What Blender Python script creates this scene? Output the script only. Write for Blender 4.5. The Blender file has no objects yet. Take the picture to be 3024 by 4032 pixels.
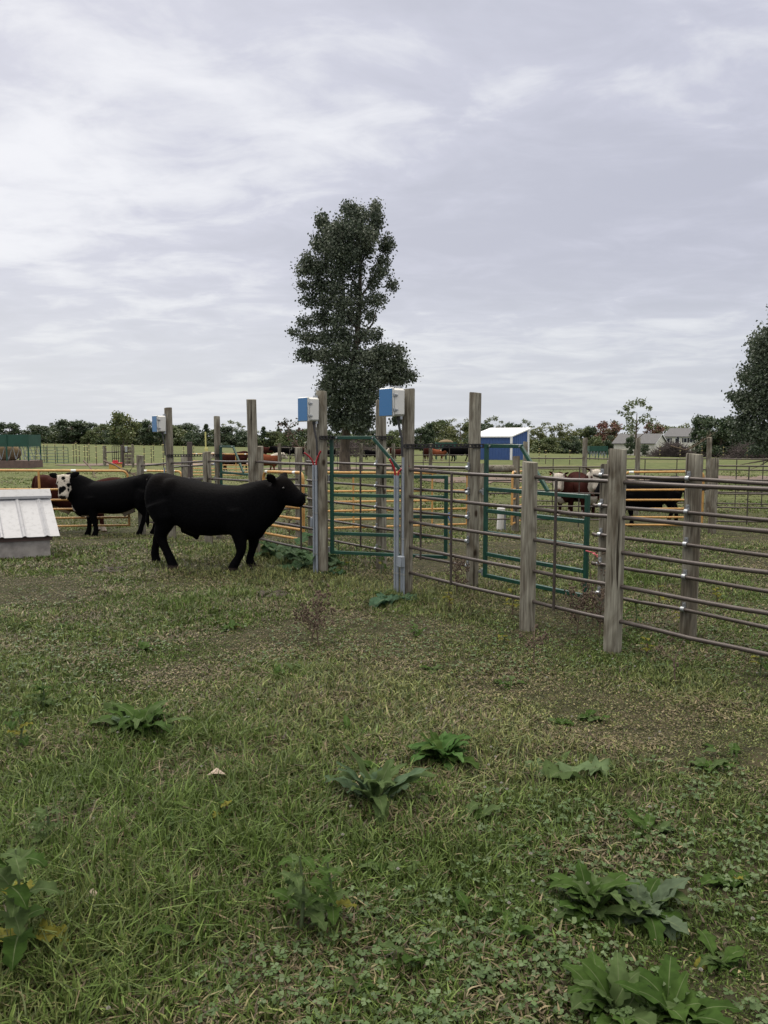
import bpy, math, random
import numpy as np
from mathutils import Vector, Matrix
R = math.radians
rng = np.random.default_rng(7); random.seed(7)
S = bpy.context.scene
COL = S.collection
# ------------------------------------------------------------------ camera
EYE, F, HOR = 1.65, 3040.0, 1728.0
PITCH = math.atan((2016 - HOR) / F)
cd = bpy.data.cameras.new('camera'); cam = bpy.data.objects.new('camera', cd); COL.objects.link(cam)
cd.sensor_fit = 'VERTICAL'; cd.sensor_height = 24; cd.lens = 24 * F / 4032
cd.clip_start = .05; cd.clip_end = 4000
cam.location = (0, 0, EYE); cam.rotation_euler = (math.pi / 2 - PITCH, 0, 0)
S.camera = cam
# ------------------------------------------------------------------ light, sky, exposure
SUN_EL, SUN_AZ = 48, -35          # azimuth from +Y towards +X
S.view_settings.view_transform = 'Standard'; S.view_settings.look = 'None'
S.view_settings.exposure = 0.3; S.view_settings.gamma = 1
W = bpy.data.worlds.new('World'); S.world = W; W.use_nodes = True
def build_world():
    nt = W.node_tree; N = nt.nodes; L = nt.links; N.clear()
    def math_(op, a, b=None, c=None, clamp=False):
        n = N.new('ShaderNodeMath'); n.operation = op; n.use_clamp = clamp
        for i, v in enumerate((a, b, c)):
            if v is None: continue
            if isinstance(v, (int, float)): n.inputs[i].default_value = v
            else: L.new(v, n.inputs[i])
        return n.outputs[0]
    def smooth(v, a, b):
        n = N.new('ShaderNodeMapRange'); n.interpolation_type = 'SMOOTHSTEP'
        n.inputs[1].default_value = a; n.inputs[2].default_value = b
        L.new(v, n.inputs[0]); return n.outputs[0]
    def mix(f, a, b, kind='MIX'):
        n = N.new('ShaderNodeMix'); n.data_type = 'RGBA'; n.blend_type = kind
        for i, v in ((0, f), (6, a), (7, b)):
            if isinstance(v, (int, float)): n.inputs[i].default_value = v
            elif isinstance(v, tuple): n.inputs[i].default_value = (*v, 1)
            else: L.new(v, n.inputs[i])
        return n.outputs[2]
    tc = N.new('ShaderNodeTexCoord'); sp = N.new('ShaderNodeSeparateXYZ'); L.new(tc.outputs['Generated'], sp.inputs[0])
    x, y, z = sp.outputs
    zc = math_('MAXIMUM', z, 0.0)
    d = math_('ADD', zc, .13)
    cb = N.new('ShaderNodeCombineXYZ'); L.new(math_('DIVIDE', x, d), cb.inputs[0]); L.new(math_('DIVIDE', y, d), cb.inputs[1])
    def noise(scale, detail, rough, dist, off):
        mp = N.new('ShaderNodeMapping'); mp.inputs['Location'].default_value = off; mp.inputs['Rotation'].default_value = (0, 0, .25)
        mp.inputs['Scale'].default_value = (.72, 1.0, 1); L.new(cb.outputs[0], mp.inputs[0])
        n = N.new('ShaderNodeTexNoise'); n.inputs['Scale'].default_value = scale; n.inputs['Detail'].default_value = detail
        n.inputs['Roughness'].default_value = rough; n.inputs['Distortion'].default_value = dist
        L.new(mp.outputs[0], n.inputs['Vector']); return n.outputs[0]
    n1 = noise(.85, 6, .52, .5, (3.1, 1.7, 0)); n2 = noise(4.2, 8, .58, .4, (9.0, 2.2, 4)); n3 = noise(.4, 3, .5, .2, (1, 6, 8))
    m = math_('ADD', math_('MULTIPLY', n1, .56), math_('ADD', math_('MULTIPLY', n2, .40), math_('MULTIPLY', n3, .18)))
    t = smooth(m, .44, .72)
    rp = N.new('ShaderNodeValToRGB'); L.new(t, rp.inputs[0]); e = rp.color_ramp.elements
    e[0].position = 0; e[0].color = (.46, .472, .555, 1); e[1].position = 1; e[1].color = (.745, .752, .795, 1)
    k = e.new(.42); k.color = (.525, .535, .625, 1); k = e.new(.66); k.color = (.62, .63, .695, 1)
    # a pale, milky band low over the horizon
    lowb = math_('SUBTRACT', 1.0, smooth(z, .02, .24))
    c = mix(math_('MULTIPLY', lowb, .62), rp.outputs[0], (.60, .635, .665))
    side = smooth(x, .5, -.6)                                   # brighter towards the hidden sun
    c = mix(math_('MULTIPLY', side, .16), c, (.93, .93, .94))
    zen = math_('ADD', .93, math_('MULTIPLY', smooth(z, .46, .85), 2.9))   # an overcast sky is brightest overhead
    c = mix(smooth(z, .46, .8), c, (.66, .61, .53))                # unseen overhead sky tinted warm to offset the bluish cloud light
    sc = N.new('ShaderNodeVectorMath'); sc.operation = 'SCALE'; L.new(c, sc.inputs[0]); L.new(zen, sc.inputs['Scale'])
    sky = N.new('ShaderNodeTexSky'); sky.sky_type = 'NISHITA'; sky.sun_disc = False
    sky.sun_elevation = R(SUN_EL); sky.sun_rotation = R(SUN_AZ); sky.air_density = 1.3; sky.dust_density = 3
    b1 = N.new('ShaderNodeBackground'); L.new(sky.outputs[0], b1.inputs[0]); b1.inputs[1].default_value = .1
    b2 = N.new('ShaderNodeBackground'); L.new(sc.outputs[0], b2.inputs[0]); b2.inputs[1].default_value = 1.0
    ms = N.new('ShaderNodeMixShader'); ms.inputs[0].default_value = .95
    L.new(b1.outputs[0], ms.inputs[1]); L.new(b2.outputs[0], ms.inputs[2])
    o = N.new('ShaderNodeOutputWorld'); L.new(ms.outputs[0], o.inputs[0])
build_world()
sd = bpy.data.lights.new('sun', 'SUN'); sd.energy = 1.4; sd.angle = R(25); sd.color = (1, .97, .92)
sun = bpy.data.objects.new('sun', sd); COL.objects.link(sun)
sun.rotation_euler = Vector((math.sin(R(SUN_AZ)) * math.cos(R(SUN_EL)), math.cos(R(SUN_AZ)) * math.cos(R(SUN_EL)), math.sin(R(SUN_EL)))).to_track_quat('Z', 'Y').to_euler()

# ------------------------------------------------------------------ helpers
def sm(a, b, v): t = np.clip((v - a) / (b - a), 0, 1); return t * t * (3 - 2 * t)
def gz(x, y):
    x = np.asarray(x, float); y = np.asarray(y, float)
    az = np.clip(x / np.maximum(y, 1.), -.6, .6)
    near = -.28 * sm(11, 17, y)
    far = sm(38, 250, y)
    z = near * (1 - far) + far * (-1.65 - 4.2 * az)
    b = .007 * np.sin(2.1 * x + .7 * y) * np.sin(1.7 * y - .5 * x + 1) + .006 * np.sin(5.3 * x - 2.2 * y) * np.sin(4.1 * y + 1.3 * x)
    return z + b * (1 - sm(25, 45, y))
def pix(u, v, Y):
    """the world point seen at photo pixel (u, v) when it stands Y metres ahead"""
    a = (u - 1512) / F; b = (2016 - v) / F
    d = Vector((a, math.cos(PITCH) + b * math.sin(PITCH), -math.sin(PITCH) + b * math.cos(PITCH)))
    return Vector((0, 0, EYE)) + d * (Y / d.y)
def PX(u, Y): return pix(u, HOR, Y).x
def gp(u, Y, up=0.0):
    x = PX(u, Y); return Vector((x, Y, float(gz(x, Y)) + up))
def gnd(u, v):
    Y0, Y1 = .5, 900.
    for _ in range(60):
        Ym = (Y0 + Y1) / 2; p = pix(u, v, Ym)
        if p.z > gz(p.x, p.y): Y0 = Ym
        else: Y1 = Ym
    p = pix(u, v, Y0); p.z = float(gz(p.x, p.y)); return p
def tag(o, label=None, cat=None, group=None, kind=None):
    for k, v in (('label', label), ('category', cat), ('group', group), ('kind', kind)):
        if v: o[k] = v
    return o
def empty(name, loc=(0, 0, 0), rz=0, label=None, cat=None, group=None):
    o = bpy.data.objects.new(name, None); COL.objects.link(o); o.location = loc; o.rotation_euler.z = rz
    o.empty_display_size = .1
    return tag(o, label, cat, group)
class MB:
    def __init__(s): s.v = []; s.f = []; s.n = 0; s.c = []
    def add(s, v, f, col=None):
        v = [tuple(map(float, p)) for p in v]
        s.f += [tuple(i + s.n for i in q) for q in f]; s.v += v; s.n += len(v)
        s.c += [col or (1, 1, 1)] * len(v); return s
    def box(s, c, size, ax=None, bev=0.0, col=None):
        c = Vector(c); hx, hy, hz = [k / 2 for k in size]
        X, Y, Z = ax or (Vector((1, 0, 0)), Vector((0, 1, 0)), Vector((0, 0, 1)))
        b = min(bev, hx * .9, hy * .9, hz * .9)
        if b <= 0:
            v = [c + X * (i * hx) + Y * (j * hy) + Z * (k * hz) for i in (-1, 1) for j in (-1, 1) for k in (-1, 1)]
            return s.add(v, [(0, 1, 3, 2), (4, 6, 7, 5), (0, 4, 5, 1), (2, 3, 7, 6), (0, 2, 6, 4), (1, 5, 7, 3)], col)
        v = []; idx = {}
        for i in (-1, 1):
            for j in (-1, 1):
                for k in (-1, 1):
                    for a in range(3):
                        e = [hx - b, hy - b, hz - b]; e[a] += b
                        idx[(i, j, k, a)] = len(v); v.append(c + X * (i * e[0]) + Y * (j * e[1]) + Z * (k * e[2]))
        f = []
        for a in range(3):
            o = [q for q in range(3) if q != a]
            for sg in (-1, 1):
                q = []
                for (p, r) in ((-1, -1), (1, -1), (1, 1), (-1, 1)):
                    t = [0, 0, 0]; t[a] = sg; t[o[0]] = p; t[o[1]] = r; q.append(idx[(*t, a)])
                f.append(tuple(q))
        for a in range(3):
            o = [q for q in range(3) if q != a]
            for p in (-1, 1):
                for r in (-1, 1):
                    t0 = [0] * 3; t1 = [0] * 3; t0[a] = -1; t1[a] = 1
                    for t in (t0, t1): t[o[0]] = p; t[o[1]] = r
                    f.append((idx[(*t0, o[0])], idx[(*t1, o[0])], idx[(*t1, o[1])], idx[(*t0, o[1])]))
        for i in (-1, 1):
            for j in (-1, 1):
                for k in (-1, 1): f.append((idx[(i, j, k, 0)], idx[(i, j, k, 1)], idx[(i, j, k, 2)]))
        return s.add(v, f, col)
    def tube(s, pts, r, seg=10, cap=True, col=None, up=None, flat=1.0):
        pts = [Vector(p) for p in pts]; n = len(pts)
        rs = [r] * n if isinstance(r, (int, float)) else list(r)
        T = [(pts[min(i + 1, n - 1)] - pts[max(i - 1, 0)]).normalized() for i in range(n)]
        u = Vector(up) if up else Vector((0, 0, 1))
        if abs(T[0].dot(u)) > .95: u = Vector((1, 0, 0))
        v = []; f = []
        for i in range(n):
            u = (u - T[i] * u.dot(T[i])).normalized(); w = T[i].cross(u)
            for k in range(seg):
                a = 2 * math.pi * k / seg
                v.append(pts[i] + (u * math.cos(a) + w * math.sin(a) * flat) * rs[i])
        for i in range(n - 1):
            for k in range(seg):
                k2 = (k + 1) % seg
                f.append((i * seg + k, i * seg + k2, (i + 1) * seg + k2, (i + 1) * seg + k))
        if cap: f.append(tuple(range(seg - 1, -1, -1))); f.append(tuple((n - 1) * seg + k for k in range(seg)))
        return s.add(v, f, col)
    def loft(s, rings, seg=20):
        """rings: (centre, axis_a, axis_b, exponent)"""
        v = []; f = []; n = len(rings)
        for c, A, B, p in rings:
            for k in range(seg):
                t = 2 * math.pi * k / seg; ca, sa = math.cos(t), math.sin(t)
                ca = math.copysign(abs(ca) ** (2 / p), ca); sa = math.copysign(abs(sa) ** (2 / p), sa)
                v.append(Vector(c) + Vector(A) * ca + Vector(B) * sa)
        for i in range(n - 1):
            for k in range(seg):
                k2 = (k + 1) % seg; f.append((i * seg + k, i * seg + k2, (i + 1) * seg + k2, (i + 1) * seg + k))
        f.append(tuple(range(seg - 1, -1, -1))); f.append(tuple((n - 1) * seg + k for k in range(seg)))
        return s.add(v, f)
    def ball(s, c, rad, seg=12, ring=8, col=None, M=None):
        v = []; f = []
        for i in range(ring + 1):
            th = math.pi * i / ring
            for k in range(seg):
                a = 2 * math.pi * k / seg
                p = Vector((rad[0] * math.sin(th) * math.cos(a), rad[1] * math.sin(th) * math.sin(a), rad[2] * math.cos(th)))
                if M is not None: p = M @ p
                v.append(Vector(c) + p)
        for i in range(ring):
            for k in range(seg):
                k2 = (k + 1) % seg; f.append((i * seg + k, (i + 1) * seg + k, (i + 1) * seg + k2, i * seg + k2))
        return s.add(v, f, col)
    def build(s, name, mat, parent=None, smooth=False, loc=None, colors=False):
        me = bpy.data.meshes.new(name); me.from_pydata(s.v, [], s.f); me.update()
        if smooth: me.polygons.foreach_set('use_smooth', [True] * len(me.polygons)); me.set_sharp_from_angle(angle=R(42))
        if colors:
            a = me.color_attributes.new('Col', 'FLOAT_COLOR', 'POINT')
            a.data.foreach_set('color', np.hstack([np.array(s.c, np.float32), np.ones((len(s.c), 1), np.float32)]).ravel())
        me.materials.append(mat)
        o = bpy.data.objects.new(name, me); COL.objects.link(o)
        if parent: o.parent = parent
        if loc is not None: o.location = loc
        return o
def np_mesh(name, mat, V, faces, cols, parent=None, smooth=False):
    me = bpy.data.meshes.new(name); nv, nf = len(V), len(faces)
    me.vertices.add(nv); me.vertices.foreach_set('co', np.ascontiguousarray(V, np.float32).ravel())
    k = faces.shape[1]
    me.loops.add(nf * k); me.loops.foreach_set('vertex_index', np.ascontiguousarray(faces, np.int32).ravel())
    me.polygons.add(nf); me.polygons.foreach_set('loop_start', np.arange(0, nf * k, k, dtype=np.int32))
    if smooth: me.polygons.foreach_set('use_smooth', np.ones(nf, bool))
    me.update(calc_edges=True)
    a = me.color_attributes.new('Col', 'FLOAT_COLOR', 'POINT')
    a.data.foreach_set('color', np.hstack([cols, np.ones((nv, 1))]).astype(np.float32).ravel())
    me.materials.append(mat)
    o = bpy.data.objects.new(name, me); COL.objects.link(o)
    if parent: o.parent = parent
    return o
def copy_thing(src, loc, rz=0, scale=None, label=None, cat=None, group=None):
    c = src.copy(); COL.objects.link(c); c.location = loc; c.rotation_euler.z = rz
    if scale is not None: c.scale = scale if hasattr(scale, '__len__') else (scale,) * 3
    tag(c, label, cat, group)
    for ch in list(src.children):
        d = ch.copy(); COL.objects.link(d); d.parent = c
        for g in list(ch.children):
            e = g.copy(); COL.objects.link(e); e.parent = d
    return c
def lin(r, g, b): return tuple((c / 255 / 12.92 if c / 255 <= .04045 else ((c / 255 + .055) / 1.055) ** 2.4) for c in (r, g, b))

# ------------------------------------------------------------------ materials
def mat(name, base=(.5, .5, .5), rough=.6, metal=0.0, var=0.0, scale=8.0, stretch=(1, 1, 1), bump=0.0, second=None, thr=(.35, .7), detail=5, spec=.5, bscale=None):
    m = bpy.data.materials.new(name); m.use_nodes = True; nt = m.node_tree; N = nt.nodes; L = nt.links
    p = N['Principled BSDF']; p.inputs['Roughness'].default_value = rough; p.inputs['Metallic'].default_value = metal
    p.inputs['Base Color'].default_value = (*base, 1); p.inputs['Specular IOR Level'].default_value = spec
    if var or second or bump:
        tc = N.new('ShaderNodeTexCoord'); oi = N.new('ShaderNodeObjectInfo')
        ad = N.new('ShaderNodeVectorMath'); ad.operation = 'MULTIPLY_ADD'; L.new(oi.outputs['Random'], ad.inputs[0]); ad.inputs[1].default_value = (7, 13, 5)
        L.new(tc.outputs['Object'], ad.inputs[2])
        mp = N.new('ShaderNodeMapping'); mp.inputs['Scale'].default_value = stretch; L.new(ad.outputs[0], mp.inputs[0])
        n = N.new('ShaderNodeTexNoise'); n.inputs['Scale'].default_value = scale; n.inputs['Detail'].default_value = detail; n.inputs['Roughness'].default_value = .6
        L.new(mp.outputs[0], n.inputs['Vector'])
        rp = N.new('ShaderNodeValToRGB'); L.new(n.outputs[0], rp.inputs[0]); e = rp.color_ramp.elements
        e[0].position, e[1].position = thr
        s2 = second or tuple(c * (1 - var) for c in base)
        e[0].color = (*s2, 1); e[1].color = (*base, 1); L.new(rp.outputs[0], p.inputs['Base Color'])
        if bump:
            b = N.new('ShaderNodeBump'); b.inputs['Strength'].default_value = bump; b.inputs['Distance'].default_value = .01
            L.new(n.outputs[0], b.inputs['Height']); L.new(b.outputs[0], p.inputs['Normal'])
    return m
def wood_mat(name, light, dark, crack):
    m = bpy.data.materials.new(name); m.use_nodes = True; nt = m.node_tree; N = nt.nodes; L = nt.links
    p = N['Principled BSDF']; p.inputs['Roughness'].default_value = .85; p.inputs['Specular IOR Level'].default_value = .2
    tc = N.new('ShaderNodeTexCoord'); oi = N.new('ShaderNodeObjectInfo')
    ad = N.new('ShaderNodeVectorMath'); ad.operation = 'MULTIPLY_ADD'; L.new(oi.outputs['Random'], ad.inputs[0]); ad.inputs[1].default_value = (31, 17, 23); L.new(tc.outputs['Object'], ad.inputs[2])
    def noise(scale, st, det=6, dist=0.0):
        mp = N.new('ShaderNodeMapping'); mp.inputs['Scale'].default_value = st; L.new(ad.outputs[0], mp.inputs[0])
        n = N.new('ShaderNodeTexNoise'); n.inputs['Scale'].default_value = scale; n.inputs['Detail'].default_value = det; n.inputs['Distortion'].default_value = dist
        L.new(mp.outputs[0], n.inputs['Vector']); return n.outputs[0]
    def ramp(v, a, b, ca, cb):
        r = N.new('ShaderNodeValToRGB'); L.new(v, r.inputs[0]); e = r.color_ramp.elements
        e[0].position, e[1].position = a, b; e[0].color = (*ca, 1); e[1].color = (*cb, 1); return r.outputs[0]
    def mix(f, a, b, kind='MIX'):
        n = N.new('ShaderNodeMix'); n.data_type = 'RGBA'; n.blend_type = kind
        for i, v in ((0, f), (6, a), (7, b)):
            if isinstance(v, float): n.inputs[i].default_value = v
            else: L.new(v, n.inputs[i])
        return n.outputs[2]
    grain = noise(52, (1, 1, .06), 8, 1.0); big = noise(5, (1, 1, .35), 4, 1.5); cr = noise(24, (1, 1, .035), 3, .4)
    c = ramp(grain, .3, .68, dark, light)
    c2 = ramp(big, .36, .64, (.55, .50, .45), (1.15, 1.15, 1.12))
    c = mix(1.0, c, c2, 'MULTIPLY')
    ck = ramp(cr, .33, .375, crack, (1, 1, 1)); c = mix(1.0, c, ck, 'MULTIPLY')
    mp2 = N.new('ShaderNodeMapping'); mp2.inputs['Scale'].default_value = (5, 5, 2.4); L.new(ad.outputs[0], mp2.inputs[0])
    vo = N.new('ShaderNodeTexVoronoi'); vo.inputs['Scale'].default_value = 1.0; L.new(mp2.outputs[0], vo.inputs['Vector'])
    kn = ramp(vo.outputs['Distance'], .06, .13, (.2, .15, .12), (1, 1, 1)); c = mix(1.0, c, kn, 'MULTIPLY')
    L.new(c, p.inputs['Base Color'])
    b = N.new('ShaderNodeBump'); b.inputs['Strength'].default_value = .6; b.inputs['Distance'].default_value = .006
    L.new(mix(.5, grain, ck), b.inputs['Height']); L.new(b.outputs[0], p.inputs['Normal'])
    return m
def attr_mat(name, rough=.6, trans=0.0, spec=.3, bump=0.0, sheen=0.0, bscale=60, noise_amt=0.0):
    m = bpy.data.materials.new(name); m.use_nodes = True; nt = m.node_tree; N = nt.nodes; L = nt.links
    p = N['Principled BSDF']; p.inputs['Roughness'].default_value = rough; p.inputs['Specular IOR Level'].default_value = spec
    a = N.new('ShaderNodeAttribute'); a.attribute_name = 'Col'; col = a.outputs['Color']
    if bump or noise_amt:
        tc = N.new('ShaderNodeTexCoord'); n = N.new('ShaderNodeTexNoise'); n.inputs['Scale'].default_value = bscale; n.inputs['Detail'].default_value = 4
        mp = N.new('ShaderNodeMapping'); mp.inputs['Scale'].default_value = (.5, 1, .8); L.new(tc.outputs['Object'], mp.inputs[0]); L.new(mp.outputs[0], n.inputs['Vector'])
        if bump:
            b = N.new('ShaderNodeBump'); b.inputs['Strength'].default_value = bump; b.inputs['Distance'].default_value = .01
            L.new(n.outputs[0], b.inputs['Height']); L.new(b.outputs[0], p.inputs['Normal'])
        if noise_amt:
            mr = N.new('ShaderNodeMapRange'); mr.inputs[1].default_value = .3; mr.inputs[2].default_value = .7; mr.inputs[3].default_value = 1 - noise_amt; mr.inputs[4].default_value = 1 + noise_amt
            L.new(n.outputs[0], mr.inputs[0]); vm = N.new('ShaderNodeVectorMath'); vm.operation = 'SCALE'; L.new(col, vm.inputs[0]); L.new(mr.outputs[0], vm.inputs['Scale']); col = vm.outputs[0]
    L.new(col, p.inputs['Base Color'])
    if sheen: p.inputs['Sheen Weight'].default_value = sheen; p.inputs['Sheen Roughness'].default_value = .4
    if trans:
        t = N.new('ShaderNodeBsdfTranslucent'); L.new(col, t.inputs[0]); ms = N.new('ShaderNodeMixShader'); ms.inputs[0].default_value = trans
        L.new(p.outputs[0], ms.inputs[1]); L.new(t.outputs[0], ms.inputs[2]); L.new(ms.outputs[0], N['Material Output'].inputs[0])
    return m
M_POST = wood_mat('weathered_post', (.275, .265, .225), (.10, .090, .073), (.17, .15, .13))
M_BOARD = wood_mat('grey_board', (.26, .24, .21), (.12, .105, .09), (.3, .28, .25))
M_RAIL = mat('brown_pipe', (.082, .068, .060), .42, .35, second=(.055, .043, .038), scale=14, thr=(.3, .7), bump=.05)
M_GREEN = mat('green_paint', (.005, .058, .038), .38, 0, var=.35, scale=9, bump=.03)
M_YEL = mat('yellow_paint', (.50, .285, .085), .5, 0, second=(.38, .20, .06), scale=11, thr=(.3, .62))
M_GALV = mat('galvanised', (.42, .44, .46), .4, .7, var=.3, scale=30)
M_WHITE = mat('white_plastic', (.56, .565, .55), .45, 0, var=.06, scale=12)
M_BLUE = mat('blue_film', (.022, .135, .33), .35, 0, second=(.08, .25, .47), scale=9, stretch=(1, 1, .35), thr=(.28, .36))
M_PVC = mat('white_pvc', (.80, .80, .78), .4, 0, var=.05, scale=9)
M_BLACK = mat('black_rubber', (.018, .018, .02), .55)
M_REDC = mat('red_cable', (.36, .012, .02), .4, var=.2, scale=20)
M_COND = mat('grey_conduit', (.24, .27, .31), .5, 0, var=.12, scale=10)
M_CONC = mat('concrete', (.31, .29, .27), .9, 0, second=(.17, .155, .15), scale=7, thr=(.3, .62), bump=.3)
M_ROOFW = mat('white_steel', (.31, .315, .335), .5, .0, second=(.25, .255, .27), scale=16, stretch=(1, 1, 1), thr=(.32, .5), bump=.02)
M_DARKM = mat('dark_steel', (.03, .028, .028), .5, .5, var=.3, scale=20)
M_STICK = mat('label_sticker', (.72, .73, .70), .6, 0, second=(.35, .42, .33), scale=60, thr=(.36, .42))
M_SHEDB = mat('blue_siding', (.042, .095, .27), .5, 0, var=.15, scale=2)
M_SHEDW = mat('white_trim', (.72, .73, .75), .5, 0, var=.05, scale=3)
M_HOUSE = mat('house_siding', (.60, .59, .55), .7, 0, var=.07, scale=1)
M_SHING = mat('grey_shingle', (.125, .125, .132), .85, 0, var=.25, scale=3)
M_GLASS = mat('dark_window', (.02, .022, .03), .15)
M_FEED = mat('feeder_green', (.008, .062, .043), .5, 0, var=.25, scale=2)
M_RUST = mat('rusty_panel', (.13, .085, .075), .8, 0, second=(.08, .055, .052), scale=5, thr=(.3, .6))
M_HAY = mat('hay', (.22, .16, .09), .95, 0, second=(.10, .07, .045), scale=18, thr=(.3, .65), bump=.8)
M_BARK = mat('bark', (.135, .105, .08), .95, 0, second=(.055, .042, .034), scale=10, stretch=(1, 1, .22), thr=(.35, .62), bump=1.0)
M_STEM = mat('brown_stem', (.12, .085, .06), .9, 0, var=.4, scale=20)
M_RED = mat('red_lid', (.5, .02, .04), .45, 0, var=.2, scale=4)
M_YTANK = mat('tan_tank', (.50, .30, .06), .5, 0, var=.2, scale=4)
M_TWB = mat('blue_twine', (.02, .16, .5), .7); M_TWP = mat('pink_twine', (.6, .13, .16), .7)
M_INS = mat('yellow_insulator', (.48, .45, .17), .5)
M_TPOST = mat('thin_steel_post', (.10, .075, .055), .7, .2, var=.4, scale=9)
M_BRUSH = mat('dead_brush', (.085, .068, .066), .95, 0, var=.4, scale=3)
M_DIRT = mat('bare_dirt', (.15, .105, .08), .95, 0, second=(.08, .056, .046), scale=.8, thr=(.35, .62), bump=.5)
M_LEAF = attr_mat('leaf', .5, .22, .4); M_GRASS = attr_mat('grass_blade', .55, .2, .25); M_WEED = attr_mat('weed_leaf', .7, .38, .08, bump=.25, bscale=30, noise_amt=.15)
M_FUR = attr_mat('short_fur', .75, 0, .025, bump=.5, bscale=75, noise_amt=.3)

# ------------------------------------------------------------------ ground
def ground_mat():
    m = bpy.data.materials.new('pasture'); m.use_nodes = True; nt = m.node_tree; N = nt.nodes; L = nt.links
    p = N['Principled BSDF']; p.inputs['Roughness'].default_value = .95; p.inputs['Specular IOR Level'].default_value = .1
    g = N.new('ShaderNodeNewGeometry')
    def noise(scale, det=6, st=(1, 1, 1), off=(0, 0, 0)):
        mp = N.new('ShaderNodeMapping'); mp.inputs['Scale'].default_value = st; mp.inputs['Location'].default_value = off; L.new(g.outputs['Position'], mp.inputs[0])
        n = N.new('ShaderNodeTexNoise'); n.inputs['Scale'].default_value = scale; n.inputs['Detail'].default_value = det; n.inputs['Roughness'].default_value = .62
        L.new(mp.outputs[0], n.inputs['Vector']); return n.outputs[0]
    def ramp(v, *st):
        r = N.new('ShaderNodeValToRGB'); L.new(v, r.inputs[0]); e = r.color_ramp.elements
        e[0].position, e[0].color = st[0][0], (*st[0][1], 1); e[1].position, e[1].color = st[-1][0], (*st[-1][1], 1)
        for q, c in st[1:-1]: k = e.new(q); k.color = (*c, 1)
        return r.outputs[0]
    def mix(f, a, b, kind='MIX'):
        n = N.new('ShaderNodeMix'); n.data_type = 'RGBA'; n.blend_type = kind
        for i, v in ((0, f), (6, a), (7, b)):
            if isinstance(v, float): n.inputs[i].default_value = v
            else: L.new(v, n.inputs[i])
        return n.outputs[2]
    near = ramp(noise(9, 8), (.3, (.018, .017, .010)), (.5, (.035, .034, .018)), (.7, (.062, .050, .031)))
    field = ramp(noise(.09, 8, (1, 2.2, 1)), (.3, (.068, .086, .032)), (.5, (.09, .108, .042)), (.7, (.13, .128, .062)))
    fine = ramp(noise(2.2, 9, (1, .6, 1)), (.3, (.62, .62, .6)), (.7, (1.28, 1.25, 1.2)))
    field = mix(1.0, field, fine, 'MULTIPLY')
    sp = N.new('ShaderNodeSeparateXYZ'); L.new(g.outputs['Position'], sp.inputs[0])
    mr = N.new('ShaderNodeMapRange'); mr.interpolation_type = 'SMOOTHSTEP'; mr.inputs[1].default_value = 13; mr.inputs[2].default_value = 30; L.new(sp.outputs[1], mr.inputs[0])
    L.new(mix(mr.outputs[0], near, field), p.inputs['Base Color'])
    b = N.new('ShaderNodeBump'); b.inputs['Strength'].default_value = .7; b.inputs['Distance'].default_value = .04; L.new(noise(6, 8), b.inputs['Height']); L.new(b.outputs[0], p.inputs['Normal'])
    return m
ys = np.concatenate([np.linspace(-40, 0, 10)[:-1], np.linspace(0, 25, 130)[:-1], 25 * (1400 / 25) ** np.linspace(0, 1, 90)])
ts = np.sinh(np.linspace(-1, 1, 151) * 4.2) / math.sinh(4.2)
X, Yg = np.meshgrid(ts, ys); X = X * (np.maximum(Yg, 8) * 1.6 + 12); Z = gz(X, Yg)
nx = len(ts); idx = np.arange(len(ys) * nx).reshape(len(ys), nx)
fc = np.stack([idx[:-1, :-1], idx[:-1, 1:], idx[1:, 1:], idx[1:, :-1]], -1).reshape(-1, 4)
go = np_mesh('ground', ground_mat(), np.stack([X, Yg, Z], -1).reshape(-1, 3), fc, np.ones((X.size, 3)), smooth=True)
tag(go, kind='structure')
def sheet(name, pts_uv, mat_, lift):
    """an irregular strip laid on the terrain: rows of (left point, right point) in ground metres"""
    m = MB(); rows = []
    for (a, b) in pts_uv:
        for i in range(9):
            t = i / 8; x = a[0] + (b[0] - a[0]) * t; y = a[1] + (b[1] - a[1]) * t
            rows.append((x, y, float(gz(x, y)) + lift))
    f = [(r * 9 + i, r * 9 + i + 1, r * 9 + i + 10, r * 9 + i + 9) for r in range(len(pts_uv) - 1) for i in range(8)]
    m.add(rows, f); return tag(m.build(name, mat_), kind='structure')
def track(x0, y0, x1, y1, w, n=24):
    rows = []
    for i in range(n + 1):
        t = i / n; x = x0 + (x1 - x0) * t; y = y0 + (y1 - y0) * t; ww = w * (.55 + .6 * random.random()) * (1 if 0 < i < n else .1)
        rows.append(((x + random.uniform(-.4, .4), y - ww), (x + random.uniform(-.4, .4), y + ww)))
    return rows
sheet('dirt_track', track(-24, 57, -4, 62, 3.2), M_DIRT, .03)
sheet('dirt_track', track(-8, 50, 9, 52, 2.4), M_DIRT, .03)
sheet('dirt_track', track(2, 36, 20, 37.5, 2.6), M_DIRT, .03)

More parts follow.
